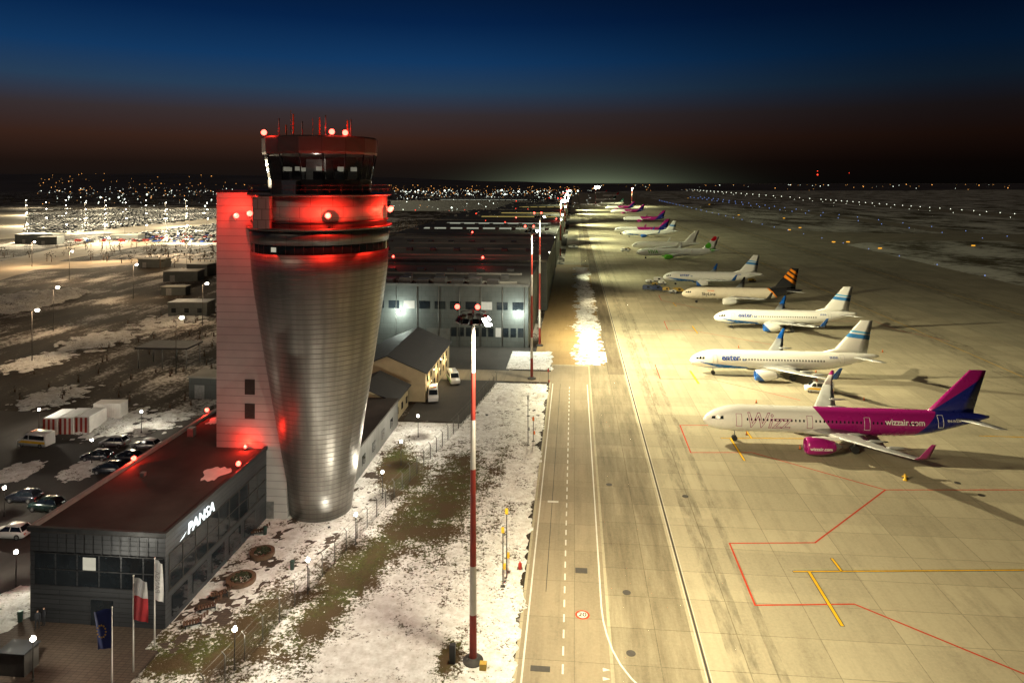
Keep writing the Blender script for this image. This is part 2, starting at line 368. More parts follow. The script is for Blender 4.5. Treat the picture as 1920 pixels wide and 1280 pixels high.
a,b=S(1037,940); o=MB().box(a-.7,a+.7,b-.22,b+.22,0,.025).obj('drain_cover',[mk_w]); T(o,'pale rectangular cover in service road','drain cover')
# ---------------------------------------------------------------- aircraft
AF=[(1,0),(.7,.35),(.35,.55),(.12,.42),(0,0),(.12,-.30),(.35,-.40),(.7,-.2)]
def herm(xs,ys,x):
    n=len(xs)
    if x<=xs[0]: return ys[0]
    if x>=xs[-1]: return ys[-1]
    i=max(k for k in range(n-1) if xs[k]<=x)
    d=lambda k:(ys[min(k+1,n-1)]-ys[max(k-1,0)])/(xs[min(k+1,n-1)]-xs[max(k-1,0)])
    h=xs[i+1]-xs[i]; t=(x-xs[i])/h
    return (2*t**3-3*t*t+1)*ys[i]+(t**3-2*t*t+t)*h*d(i)+(-2*t**3+3*t*t)*ys[i+1]+(t**3-t*t)*h*d(i+1)
def aircraft(label,nose,L,fus_m,fin_m,eng_m,wl_m,texts=(),detail=2,R=2.0,boeing=False,intake=None,rz=0.0,group='airliners parked along the apron',eng_text=None,wl_far=None):
    zc=3.72 if not boeing else 3.45; R=R if not boeing else 1.92
    root=thing('airliner',label,'airplane',(nose[0],nose[1],0),rz,group)
    X=[0,.35,1.1,2.4,4.4,6.2,L*.5,L-14.5,L-10,L-6,L-3,L-.8,L]
    RY=[.06,.62,1.12,1.6,1.93,2,2,2,1.82,1.3,.82,.38,.16]; ZC=[-.5,-.46,-.36,-.2,-.05,0,0,0,.18,.66,1.02,1.25,1.3]
    ry=lambda x:herm(X,RY,x)*R/2; cz=lambda x:zc+herm(X,ZC,x)
    def sy(x,z):
        q=(z-cz(x))/(ry(x)*1.03); return ry(x)*math.sqrt(max(.0,1-q*q))
    xs=[0,.1,.2,.35,.6,.9,1.3,1.8,2.4,3,3.7,4.5,5.3,6.2]+[6.2+(L-20.7)*k/6 for k in range(1,7)]+[L-14.5+14.5*k/18 for k in range(1,19)]
    N=48
    b=MB().rings([[(x,ry(x)*math.cos(t),cz(x)+ry(x)*1.03*math.sin(t)) for t in [2*math.pi*i/N for i in range(N)]] for x in xs])
    LE=.37*L
    b.rings([[(x,r*1.95*math.cos(t),zc-1.15+r*1.15*math.sin(t)) for t in [2*math.pi*i/20 for i in range(20)]] for x,r in((LE-2,.3),(LE-.5,.8),(LE+2,1),(LE+6,1),(LE+8.5,.8),(LE+10.5,.25))])
    b.obj('fuselage',[fus_m],root)
    half=17 if boeing==False else 16.8
    for s in(-1,1):
        def ring(le,y,z,c,t=.13): return [(le+a*c,s*y,z+q*t*c) for a,q in AF]
        zr=zc-1.2
        wing=MB().rings([ring(LE,1.0,zr,7.4,.12),ring(LE+2.9,6.4,zr+.5,4.2,.11),ring(LE+5.7,11.6,zr+1.15,2.9,.1),ring(LE+8.5,half,zr+2.0,1.65,.09)]).obj('wing',[m_grey],root)
        MB().rings([ring(LE+8.5,half+.01,zr+2.0,1.65,.09),ring(LE+8.9,half+.35,zr+2.35,1.4,.08),ring(LE+10.3,half+.95,zr+4.4,.6,.07)]).obj('winglet',[wl_far if (wl_far and s>0) else wl_m],wing)
        for yy in(4.2,7.8,11): MB().rings([[(x+LE+2.9+yy*.42,s*yy+r*math.cos(t),zr+.1+yy*.1+r*math.sin(t)) for t in [k*math.pi/4 for k in range(8)]] for x,r in((0,.05),(.6,.22),(1.8,.2),(3,.04))]).obj('flap_fairing',[m_grey],wing)
        ey=s*(5.75 if not boeing else 4.95); ez=zc-2.05; ex=LE+1.9-3.9; er=1.22 if not boeing else 1.08
        e=MB(); prof=[(0,.88),(.08,.96),(.5,1.06),(1.4,1.1),(2.6,1.04),(3.5,.86),(4.3,.62)]
        e.rings([[(ex+x,ey+er*r*math.cos(t),ez+er*r*math.sin(t)) for t in [k*math.pi/14 for k in range(28)]] for x,r in [(1.0,.78),(.2,.82),(0,.88)]+prof[1:]],0,True,False,False)
        en=e.obj('engine',[eng_m,m_steel],root)
        MB().rings([[(ex+x,ey+er*r*math.cos(t),ez+er*r*math.sin(t)) for t in [k*math.pi/10 for k in range(20)]] for x,r in((3.6,.58),(4.6,.46),(5.2,.18),(5.5,.05))],0,True).obj('exhaust_cone',[m_steel],en)
        MB().rings([[(ex+x,ey+er*r*math.cos(t),ez+er*r*math.sin(t)) for t in [k*math.pi/10 for k in range(20)]] for x,r in((1.0,.77),(.85,.25),(.45,.03))],0,True).obj('fan',[intake or m_black],en)
        MB().rings([[(x,ey+w,z) for w,z in((-.15,ez+er*.8),(.15,ez+er*.8),(.15,zt),(-.15,zt))] for x,zt in((ex+1.0,ez+er*1.1),(ex+2.8,zr+.62),(ex+5.4,zr+.55))],0,False).obj('pylon',[m_white],en)
        if detail>1:
            gx=LE+6.0; gy=s*3.7
            g=MB().cyl((gx,gy,.6),(gx,gy,zr),.14,n=8).obj('main_landing_gear',[m_steel],root)
            for w in(-.42,.18): MB().cyl((gx,gy+w,.58),(gx,gy+w+.26,.58),.58,n=18,m=0).obj('wheel',[m_dark],g)
        st=lambda le,y,z,c:[(le+a*c,s*y,z+q*.1*c) for a,q in AF]
        MB().rings([st(L-6.1,.4,zc+1.05,3.6),st(L-2.2,6.3,zc+1.5,1.4)]).obj('tailplane',[m_grey],root)
    top=12.3
    fr=lambda le,z,c:[(le+a*c,q*.10*c,z) for a,q in AF]
    fz=zc+1.55
    if boeing: secs=[fr(L-12.6,fz+.15,10.3),fr(L-9.0,fz+1.1,6.8),fr(L-3.7,top,2.5)]
    else: secs=[fr(L-9.8,fz,7.5),fr(L-8.8,fz+.9,6.6),fr(L-2.9,top,2.5)]
    MB().rings(secs).obj('tail_fin',[fin_m],root)
    g=MB().cyl((5,0,.45),(5,0,zc-1.6),.1,n=8).obj('nose_landing_gear',[m_steel],root)
    for w in(-.32,.1): MB().cyl((5,w,.42),(5,w+.22,.42),.42,n=16,m=0).obj('wheel',[m_dark],g)
    for s in(-1,1):
        for (xa,xb,z0,z1) in((1.15,1.75,.18,.62),(1.8,2.35,.22,.82),(2.4,2.95,.28,.82)):
            q=[]
            for x,z in((xa,zc+z0-.12),(xb,zc+z0-.05),(xb,zc+z1-.1),(xa+.12,zc+z1-.22)): q.append((x-.01,s*(sy(x,z)+.03),z+.02))
            MB().add(q,[(0,1,2,3)]).obj('cockpit_window',[m_glass],root)
    if detail>1:
        doors=(5.1,L-7.9) if boeing else (5.3,16.2,24.9,L-7.9)
        def wmesh(s):
            q=[]; k=12
            for i in range(k):
                t=2*math.pi*i/k; dx=.13*math.copysign(abs(math.cos(t))**.6,math.cos(t)); dz=.20*math.copysign(abs(math.sin(t))**.6,math.sin(t))
                z=zc+.42+dz; q.append((dx,s*(sy(L*.5,z)+.015),z))
            return MB().add(q,[list(range(k))]).mesh('cabin_window',[m_glass])
        for s in(-1,1):
            wm=wmesh(s); x=6.6; st=.62 if s<0 else .95
            while x<L-11.5:
                if min(abs(x-d) for d in doors)>.6: ob('cabin_window',wm,root,(x,0,0))
                x+=st
        for x0 in doors:
            d=MB(); w,zz0,zz1=(.42,zc-.75,zc+1.15) 
            if x0>L-9: zz0+=.6; zz1+=.5
            pts=[(x0-w,zz0),(x0+w,zz0),(x0+w,zz1),(x0-w,zz1)]
            for (xa,za),(xb,zb) in zip(pts,pts[1:]+pts[:1]):
                for k in range(5):
                    A=(xa+(xb-xa)*k/5,za+(zb-za)*k/5);B=(xa+(xb-xa)*(k+1)/5,za+(zb-za)*(k+1)/5)
                    d.cyl((A[0],-sy(*A)-.01,A[1]),(B[0],-sy(*B)-.01,B[1]),.035,n=4)
            d.obj('cabin_door',[(m_mag if x0<L*.5 else m_white) if 'magenta' in label else m_grey],root)
    for tx in texts:
        body,size,x0,dz,mt,outl=tx[:6]; sh=tx[6] if len(tx)>6 else 0
        flat_text('lettering',body,size,lambda a,b,c:(x0+a+sh*b,-sy(x0+a,zc+dz+b)-.04+c,zc+dz+b),mt,root,outl,bold=0 if outl else size*.018)
    if eng_text:
        ex=LE-2.0; ez=zc-2.05; ey=-5.75
        flat_text('engine_lettering',eng_text,.68,lambda a,b,c:(ex+1.9+a,ey-math.sqrt(max(0,1.36**2-(b)**2))-.02,ez+b),m_white,root,bold=.012)
    return root
L=44.0
wz_f=livery('livery_white_magenta_indigo',(.74,.74,.70),[(MAGENTA,[(1,.75,21.6)]),(INDIGO,[(1,-1.03,29.9)])])
wz_t=livery('livery_fin_magenta_indigo',MAGENTA,[(INDIGO,[(.70,-1,19.0)]),])
wz_w=livery('livery_winglet_magenta',MAGENTA,[]); wz_wf=livery('livery_winglet_pale_inner',(.66,.62,.60),[(MAGENTA,[(0,1,6.2)])])
nosept=lambda u,v,z=3.3:S(u,v,z)
n1=nosept(1318,785)
aircraft('white and magenta airliner with indigo tail at its stand',n1,L,wz_f,wz_t,wz_w,wz_w,
   [('Wizz',3.3,9.9,.1,m_mag,.042,.22),('wizzair.com',1.25,30.6,.6,m_white,0),('9H-WZA',.55,38.2,.85,m_white,0)],intake=m_red,eng_text='wizzair.com',wl_far=wz_wf)
def enter_f(L):
    return livery('livery_white_blue_swoosh',(.75,.75,.71),[((.012,.12,.42),[(-.10,-1,-3.3),(1,0,1.4),(-1,-1.3,-.37*L),]),((.75,.75,.71),[(-.28,-1,-3.55),(.0,1,-99),(1,0,.0)]),((.012,.12,.42),[(0,-1,-1.9),(-1,0,-.3*L)])])
EL=39.5
en_f=enter_f(EL)
en_t=livery('livery_fin_blue_stripes',(.75,.75,.71),[((.05,.22,.52),[(.12,1,12.7),(-.12,-1,-13.6)]),((.10,.38,.66),[(.12,1,13.9),(-.12,-1,-14.3)])])
en_w=livery('livery_winglet_blue',(.01,.09,.36),[])
en_e=livery('livery_engine_blue_white',(.74,.74,.70),[((.01,.09,.34),[(-1,-.9,-(EL*.37+.2))])])
for (u,v) in((1293,672),(1338,593),(1243,518)):
    aircraft('white airliner with blue winglets, engines and tail stripes',nosept(u,v),EL,en_f,en_t,en_e,en_w,[('enter',1.75,8.4,.7,m_blu,0),('air',.75,11.2,.35,en_w,0),('SP-ENR',.55,29.8,1.1,m_blu,0)],boeing=True,detail=2 if v>580 else 1,intake=m_black)
m_blk=simple('black_gloss',(.02,.02,.022),.3,0,.2,1); OR=(.80,.25,.02)
sk_f=livery('livery_cream_black_tail',(.70,.63,.50),[((.02,.02,.022),[(1,.9,34.2)]),(OR,[(1,.9,33.5),(-1,-.9,-34.2)])])
sk_t=livery('livery_fin_black_orange',(.02,.02,.022),[(OR,[(.7,1,33.2),(-.7,-1,-34.4),(1,-.3,31)]),(OR,[(.7,1,35.1),(-.7,-1,-36.2),(1,-.3,31)]),(OR,[(.7,1,36.9),(-.7,-1,-37.9),(1,-.3,31)])])
aircraft('cream airliner with black tail and orange chevrons',nosept(1278,549),40.5,sk_f,sk_t,m_white,m_blk,[('SkyLine',1.5,8.8,-.15,m_blk,0),('EXPRESS',.6,9.6,.95,m_org,0)],boeing=True,detail=1)
GR=(.10,.45,.02)
vi_f=livery('livery_white_green_tail_disc',(.75,.75,.70),[(GR,[('c',40.5,5.6,1.5)])])
vi_t=livery('livery_fin_white_red_disc',(.75,.75,.70),[((.6,.01,.02),[('c',41.0,11.6,1.9)]),(GR,[('c',38.3,7.4,1.7)])])
aircraft('white airliner with green letters and red disc on the fin',nosept(1193,473),44.5,vi_f,vi_t,livery('green_engine',GR,[]),m_white,[('VIVA',2.6,8.8,.1,livery('green_letters',GR,[]),0)],detail=1)
pl=livery('livery_plain_white',(.72,.70,.62),[])
aircraft('plain cream airliner without markings',nosept(1185,460),40,pl,pl,pl,pl,[],detail=1)
aircraft('white airliner with blue tail stripes further along the apron',nosept(1167,436),EL+2,en_f,en_t,en_w,en_w,[],detail=1,boeing=True)
for u,v in((1152,431),(1168,410),(1145,396),(1135,389)):
    aircraft('white and magenta airliner far along the apron',nosept(u,v),L,wz_f,wz_t,wz_w,wz_w,[],detail=1)
gn=livery('livery_dark_green',(.01,.06,.04),[]); rd=livery('livery_red_tail',(.5,.02,.02),[])
aircraft('white airliner with dark green tail far along the apron',nosept(1122,382),44,pl,gn,pl,gn,[],detail=1)
aircraft('white airliner with dark green tail far along the apron',nosept(1116,375),44,pl,gn,pl,gn,[],detail=1)
aircraft('white airliner with red tail far along the apron',nosept(1130,367),44,pl,rd,pl,rd,[],detail=1)
aircraft('white airliner with red tail far along the apron',nosept(1115,361),44,pl,rd,pl,rd,[],detail=1)
# ---------------------------------------------------------------- vehicles
def wheel(parent,x,y,r,w=.22):
    o=MB().cyl((0,-w/2,0),(0,w/2,0),r,n=18).cyl((0,-w/2-.012,0),(0,w/2+.012,0),r*.58,n=12,m=1).obj('wheel',[m_dark,m_steel],parent,(x,y,r)); return o
def car(label,pos,rz,paint,suv=False,snow=False,group='cars in the car park'):
    r=thing('parked_car',label,'car',(pos[0],pos[1],.012),rz,group)
    k=1.12 if suv else 1.0
    sec=[(2.15,.42,.66,.62),(2.1,.30,.72,.78),(1.6,.24,.80,.86),(.95,.22,.90,.88),(0,.22,.93,.9),(-1.3,.22,.94,.89),(-1.95,.26,.92,.84),(-2.15,.34,.84,.74),(-2.2,.42,.7,.7)]
    b=MB().rings([[(x,-w,z0),(x,-w*1.0,z0+.28),(x,-w*.93,zt*k),(x,w*.93,zt*k),(x,w,z0+.28),(x,w,z0)] for x,z0,zt,w in sec],0,True)
    zt=1.46*k
    b.rings([[(x,-w,z) ,(x,w,z),(x,w*.96,z+.05),(x,-w*.96,z+.05)] for x,w,z in((.38,.60,zt-.08),(0,.63,zt-.03),(-.8,.63,zt-.03),(-1.5,.58,zt-.10))],0,True)
    for s in(-1,1):
        for (xa,xb) in((1.12,.38),(-.35,-.38),(-2.0 if suv else -1.95,-1.5)):
            b.cyl((xa,s*.80,.9*k),(xb,s*.60,zt-.06),.045,n=6)
    b.obj('body',[paint],r)
    g=MB().rings([[(x0,-.80,.88*k),(x0,.80,.88*k),(x1,.585,zt-.05),(x1,-.585,zt-.05)] for x0,x1 in((1.1,.36),(.2,.0),(-1.0,-.9),(-1.93,-1.5))],0,False).obj('window_glass',[m_glass],r)
    for x in(1.32,-1.32):
        for s in(-1,1): wheel(r,x,s*.8,.33)
    for s in(-1,1):
        MB().box(2.02,2.14,s*.62-.15,s*.62+.15,.55,.69).obj('headlight',[m_wht],r)
        MB().box(-2.2,-2.12,s*.62-.14,s*.62+.14,.62,.8).obj('tail_light',[m_red],r)
    if snow: MB().rings([[(x,-w,z),(x,w,z),(x,w*.8,z+.07),(x,-w*.8,z+.07)] for x,w,z in((.3,.5,zt-.02),(-.4,.58,zt+.02),(-1.4,.5,zt-.04))],0,True).obj('snow_cover',[m_snow],r)
    return r
p_silver=simple('silver_car_paint',(.35,.35,.34),.3,.5,.05,1,coat=.5); p_dark=simple('black_car_paint',(.02,.022,.03),.25,.3,.1,1,coat=.6); p_green=simple('dark_green_car_paint',(.02,.04,.035),.25,.3,.1,1,coat=.6); p_white=simple('white_car_paint',(.62,.62,.6),.3,0,.05,1,coat=.5)
cars=[((215,836),p_silver,'silver car parked in snowy car park',1,0),((275,840),p_silver,'silver estate car with snow on its roof',0,1),((182,861),p_dark,'black hatchback parked in snowy car park',0,0),((238,863),p_dark,'dark car parked beside a black hatchback',0,0),((205,886),p_dark,'black sports utility car on asphalt',1,0),((45,938),p_dark,'black saloon parked beside green car',0,0),((88,955),p_green,'dark green sports utility car on asphalt',1,0),((22,1005),p_white,'white car parked near the office building',0,0)]
for (u,v),p,l,su,sn in cars:
    x,y=S(u,v); car(l,(x,y),math.pi+random.uniform(-.06,.1),p,su,sn)
def van(label,pos,rz,stripe,cat='van',group=None,bar=False):
    r=thing('van',label,cat,(pos[0],pos[1],.014),rz,group)
    sec=[(2.65,.45,.85,.85),(2.6,.32,1.0,.93),(1.9,.28,1.22,.97),(1.85,.28,1.3,.98),(1.0,.28,2.15,.95),(.6,.28,2.3,.94),(-2.5,.28,2.3,.94),(-2.65,.32,2.15,.9)]
    MB().rings([[(x,-w,z0),(x,-w*1.03,min(zt-.1,z0+.8)),(x,-w*.93,zt),(x,w*.93,zt),(x,w*1.03,min(zt-.1,z0+.8)),(x,w,z0)] for x,z0,zt,w in sec],0,True).obj('body',[p_white],r)
    MB().add([(1.83,-.82,1.36),(1.83,.82,1.36),(1.08,.78,2.10),(1.08,-.78,2.10)],[(0,1,2,3)]).obj('windscreen',[m_glass],r,(.03,0,.03))
    for s in(-1,1):
        MB().add([(1.5,s*1.0,1.3),(.55,s*1.0,1.3),(.55,s*.97,1.95),(1.05,s*.97,1.95)],[(0,1,2,3)]).obj('side_window',[m_glass],r)
        MB().add([(.4,s*1.0,1.3),(-2.4,s*1.0,1.3),(-2.4,s*.97,1.95),(.4,s*.97,1.95)],[(0,1,2,3)]).obj('side_window',[m_glass],r)
        MB().add([(2.4,s*1.005,.7),(-2.55,s*1.005,.7),(-2.55,s*1.01,1.08),(1.7,s*1.01,1.08)],[(0,1,2,3)]).obj('side_stripe',[stripe],r)
        MB().box(2.5,2.62,s*.7-.16,s*.7+.16,.8,1.0).obj('headlight',[m_wht],r)
        for x in(1.75,-1.6): wheel(r,x,s*.86,.36)
    if bar: MB().box(.2,.5,-.6,.6,2.3,2.45).obj('warning_light_bar',[m_org],r)
    return r
x,y=S(68,835); van('white and yellow airport service van in car park',(x,y),math.pi-.1,m_yel,bar=True)
x,y=S(812,748); van('white van with yellow stripe beside beige house',(x,y),-1.35,m_yel,bar=True)
x,y=S(850,716); van('white van with green stripe in the yard',(x,y),-1.2,simple('green_stripe',(.1,.4,.05),.5),)
x,y=S(1535,735); van('white and yellow van with orange light bar between airliners',(x,y),math.pi-.2,m_yel,bar=True)
def cart(label,pos,col,h=1.6,l=3.0):
    r=thing('ground_equipment',label,'ground support vehicle',(pos[0],pos[1],.012),random.uniform(-.3,.3),'ground equipment near the airliners')
    MB().box(-l/2,l/2,-.9,.9,.45,.75).obj('chassis',[m_black],r)
    MB().rings([[(x,-.85,.75),(x,.85,.75),(x,.8,z),(x,-.8,z)] for x,z in((-l/2+.05,h*.9),(-l*.1,h),(l*.25,h),(l/2-.05,h*.65))],0,False).obj('cover',[col],r)
    MB().box(-l*.05,l*.2,-.87,-.86,h*.55,h*.85).obj('panel',[m_glass],r)
    for x in(-l*.32,l*.32):
        for s in(-1,1): wheel(r,x,s*.85,.3)
    MB().cyl((l/2,0,.5),(l/2+1.1,0,.35),.05,n=6).obj('tow_bar',[m_steel],r)
for u,v,c,h,l in((1215,545,m_navy,2.2,4),(1232,546,m_navy,2.2,4),(1250,547,m_dyel,1.8,3),(1262,550,m_steel,1.5,3.0),(1272,549,m_dyel,2.0,4),(1218,531,m_wht,1.5,3),(1235,529,m_wht,2.1,4),(1228,536,m_dyel,1.3,2.5),(1242,534,m_wht,1.6,3),(1172,472,m_wht,2.2,5),(1410,529,m_dyel,1.5,3),(1075,466,m_wht,2.2,6),(1160,432,m_wht,2.2,6),(1176,469,m_dyel,1.6,4)):
    cart('wheeled ground equipment unit beside parked airliner',S(u,v),c,h,l)
cm=MB().box(-.2,.2,-.2,.2,0,.04,1).prof([(.04,.15),(.3,.1),(.301,.1),(.48,.065),(.481,.065),(.7,.03)],12).mesh('traffic_cone',[m_org,m_black])
for u,v in((1400,815),(1500,842),(1558,722),(1418,755),(1640,790),(1530,698),(1420,692),(1385,652),(1655,660),(1500,610),(1620,750),(1760,760)):
    x,y=S(u,v); T(ob('traffic_cone',cm,None,(x,y,.004)),'orange traffic cone standing on the apron','traffic cone','traffic cones round the airliners')
x,y=S(1697,900); h_=thing('hydrant','yellow hydrant post standing on the apron','hydrant',(x,y,.004))
MB().prof([(0,.3),(.12,.3),(.14,.16),(.8,.15),(.95,.05)],14).obj('post',[m_yel],h_); MB().cyl((-.4,0,.55),(.4,0,.55),.09).obj('outlet',[m_yel],h_)
# ---------------------------------------------------------------- floodlight masts
LC=(1,.85,.50)
def mast(x,y,h,lit=True,spot=0,pt=0,r=.33,col=LC,glare_r=0,aims=((55,0),),pcol=None,label='tall red and white banded floodlight mast beside the apron'):
    m=thing('floodlight_mast',label,'floodlight mast',(x,y,0),0,'floodlight masts along the apron')
    b=[0,.142,.285,.57,.715,.855,1.0]; p=MB()
    rr=lambda f:r*(1-.5*f)
    for i in range(6): p.prof([(h*b[i],rr(b[i])),(h*b[i+1],rr(b[i+1]))],18,m=i%2,c0=False,c1=False)
    p.obj('pole',[m_mred,m_mwht],m)
    MB().prof([(0,.9),(.2,.9),(.21,.5),(.45,.45)],20).obj('base',[m_iron],m)
    MB().prof([(h-.1,.3),(h,1.1),(h+.1,1.1)],16).cyl((0,0,h),(0,0,h+1.2),.08).obj('platform',[m_black],m)
    MB().prof([(h+.9,1.1),(h+.95,1.13)],16,c0=False,c1=False).obj('guard_rail',[m_black],m)
    for k in range(10):
        a=2*math.pi*k/10; cx,cy=math.cos(a)*1.3,math.sin(a)*1.3
        on=lit and math.cos(a)>.6
        f=MB(); f.box(-.28,.28,-.14,.10,-.24,.24,0); f.add([(-.25,-.15,-.21),(.25,-.15,-.21),(.25,-.15,.21),(-.25,-.15,.21)],[(0,1,2,3)],1)
        o=f.obj('floodlight',[m_black,E_flood if on else m_glass],m,(cx,cy,h+.35)); o.rotation_euler=(-.6,0,a+math.pi/2)
    for s in(-1,1):
        o=MB().cyl((0,0,0),(0,0,.25),.05,m=1).ball((0,0,.42),.22,0).obj('red_beacon',[E_red,m_black],m,(s*.9-.5,0,h+1.0))
    if glare_r:
        for k in range(2): MB().ball((1.3+k*glare_r*1.2,-.5,h+.0),glare_r,0,12,.7).obj('glare_ball',[E_flood],m)  # oversized glowing balls stand in for the glare of the floodlights
    if spot:
        for dx,dy in aims: lamp('floodlight_beam','SPOT',(x+2.6,y,h+.1),col,spot,None,.5,(x+dx,y+dy,0),150 if dx<90 else 80,1.0)
    if pt: lamp('floodlight_spill','SPOT',(x+1.9,y-1.2,h-.4),pcol or col,pt,None,.5,(x+1.0,y-1.2,0),165,.6)
    return m
mx,my=S(887,1240)
mm=mast(mx,my,29.6,True,150000,40000,glare_r=.2,aims=((50,14),),pcol=(1,.90,.68))
MB().box(.7,1.3,-1.1,-.6,0,.6,0).obj('switch_box',[m_dyel],mm); MB().box(-2.0,-1.5,-.6,-.2,0,1.7,0).obj('cabinet',[m_black],mm)
mast(*S(997,710),31,True,270000,30000,r=.3,col=(1,.87,.53),aims=((62,-14),(140,-25)),pcol=(1,.90,.66)); mast(*S(1012,648),32.5,True,300000,18000,r=.3,col=(1,.90,.55),aims=((62,16),(140,20)),pcol=(1,.92,.70))
FC=(.99,1,.60)
for Y,sp,pt,cl in((384,850000,60000,1.0),(560,900000,80000,.9),(800,1400000,90000,1.0)):
    mast(-7.8,Y,31,True,sp,pt,r=.4,col=FC,glare_r=cl,aims=((60,0),(140,-20)))
mast(38,1250,31,True,2000000,300000,r=.45,col=FC,glare_r=3.2)
mast(95,1150,30,True,0,300000,r=.4,col=FC,glare_r=.8)
for Y,sp in((236,90000),(300,140000),(440,320000),(500,400000),(660,700000),(880,1000000),(1000,1100000)):  # floodlights added along the roof edges to spread light over the apron
    o=MB().cyl((0,0,0),(0,0,1.6),.08,n=8,m=1).box(-.2,.3,-1.1,1.1,1.4,1.9,1).obj('added_roof_floodlight',[E_flood,m_black],None,(-8.9,Y,15.8))
    bb=MB().add([(.31,-1.0,1.45),(.31,1.0,1.45),(.31,1.0,1.85),(.31,-1.0,1.85)],[(0,1,2,3)]).obj('lens',[E_flood],o)
    if Y>400: MB().ball((.4,-1.4,1.7),Y*.0011,0,12).obj('glare_ball',[E_flood],o)  # glowing ball added as glare around the far floodlights
    T(o,'row of added bright floodlights on hangar roof edge','floodlight','added floodlights on the hangar roofs')
    lamp('added_roof_flood_beam','SPOT',(-8.2,Y,17.6),FC if Y>250 else LC,sp,None,.4,(75,Y,4),110,1.0)
# ---------------------------------------------------------------- control tower
TX,TY=-32.4,85.1
tw=thing('control_tower','tall flared metal-clad airport control tower with glazed cab','control tower',(TX,TY,0))
m_shaft=cladding('shaft_cladding',(.30,.285,.26),200,.6,.42,.8,.05,cyl=6.5,varr=.05,lines=.42,streak=.6,bump=.6)
m_slab=cladding('slab_cladding',(.48,.455,.435),200,.95,.6,.05,.045,varr=.04,lines=.5)
m_trim=cladding('tower_trim',(.12,.11,.10),1.5,4,.4,.5,.03,cyl=8.5)
MB().prof([(0,3.8),(3.6,4.35),(10.5,5.36),(17.3,6.42),(24.2,7.5),(28,8.05),(31,8.4),(33.4,8.55)],96,c1=True).obj('shaft',[m_shaft],tw)
MB().box(-12.3,-3.2,-3.2,6.5,0,40.6).obj('stair_core',[m_slab],tw)
sl=MB().box(-12.35,-3.1,-3.25,6.6,40.6,40.9).obj('core_coping',[m_black],tw)
for z0 in(15.4,12.4): 
    o=MB().box(-8.6,-7.3,-3.24,-3.2,z0,z0+1.9)
    for k in range(9): o.box(-8.5,-7.4,-3.28,-3.24,z0+.1+k*.2,z0+.2+k*.2)
    o.obj('louvre',[m_iron],tw)
MB().prof([(33.4,8.42),(34.5,8.42)],48,c0=False,c1=False,sm=False).obj('window_band',[m_glass],tw)
for k in range(48):
    a=2*math.pi*k/48; MB().cyl((8.43*math.cos(a),8.43*math.sin(a),33.4),(8.43*math.cos(a),8.43*math.sin(a),34.5),.03,n=4).obj('window_mullion',[m_iron],tw)
for k in(33,): 
    a0,a1=[2*math.pi*(k+e)/48 for e in(.15,.85)]
    MB().add([(8.44*math.cos(a),8.44*math.sin(a),z) for a,z in((a0,33.7),(a1,33.7),(a1,34.25),(a0,34.25))],[(0,1,2,3)]).obj('lit_window',[E_win],tw)
MB().prof([(34.5,8.55),(36.2,8.7)],64).prof([(36.2,9.0),(36.5,9.0)],64).obj('lower_gallery',[m_trim],tw)
MB().prof([(36.5,8.3),(40.2,8.4)],96).obj('drum',[cladding('drum_cladding',(.38,.36,.33),2.4,1.3,.5,.15,.03,cyl=8)],tw)
MB().prof([(37.0,8.35),(37.01,8.5),(37.2,8.5),(37.21,8.35)],64,c0=False,c1=False).obj('drum_ledge',[m_black],tw)
b_=MB().box(-4.9,-2.9,-8.7,-6,36.5,40.2); b_.obj('service_bay',[cladding('bay_cladding',(.30,.29,.27),1.0,1.25,.5,.1,.05)],tw)
MB().prof([(40.2,8.9),(40.45,8.9)],64).obj('upper_gallery',[m_trim],tw)
rl=MB()
for z in(41.0,41.5): rl.rings([[(8.75*math.cos(t)*k,8.75*math.sin(t)*k,z+dz) for k,dz in((1,0),(1.003,.03),(.997,.03))] for t in [2*math.pi*i/48 for i in range(48)]],0,True,loop=True)
for k in range(40):
    a=2*math.pi*k/40; rl.cyl((8.75*math.cos(a),8.75*math.sin(a),40.45),(8.75*math.cos(a),8.75*math.sin(a),41.53),.02,n=5)
rl.obj('railing',[m_iron],tw)
NC=16
MB().prof([(40.45,6.3),(42.2,6.45)],NC,sm=False).obj('cab_base',[m_trim],tw)
MB().box(-1.9,-.2,-7.6,-6.2,40.45,42.1).obj('cab_hatch',[m_steel],tw)
m_cab,nt,b=new_mat('cab_glass'); n=nt.noise(objc(nt),.6); setb(nt,b,col=(.02,.02,.024),rough=.05,alpha=nt.mr(n,.3,.7,.55,.7))
for k in range(NC):
    a0,a1=[2*math.pi*(k+e)/NC for e in(.03,.97)]
    o=MB().add([(6.42*math.cos(a0),6.42*math.sin(a0),42.2),(6.42*math.cos(a1),6.42*math.sin(a1),42.2),(6.98*math.cos(a1),6.98*math.sin(a1),45.3),(6.98*math.cos(a0),6.98*math.sin(a0),45.3)],[(0,1,2,3)]).obj('cab_window',[m_cab],tw)
    a=2*math.pi*k/NC; MB().cyl((6.4*math.cos(a),6.4*math.sin(a),42.2),(6.98*math.cos(a),6.98*math.sin(a),45.35),.09,n=6).obj('cab_mullion',[m_black],tw)
MB().prof([(45.3,6.9),(45.31,7.05),(45.6,7.15),(47.3,7.2),(47.5,7.0)],NC,sm=False).obj('cab_roof',[cladding('roof_fascia',(.11,.095,.085),2.8,3,.5,.3,.02,cyl=7)],tw)
MB().box(-1.6,1.0,-1,1.5,42.2,44.8).obj('cab_core',[m_steel],tw)
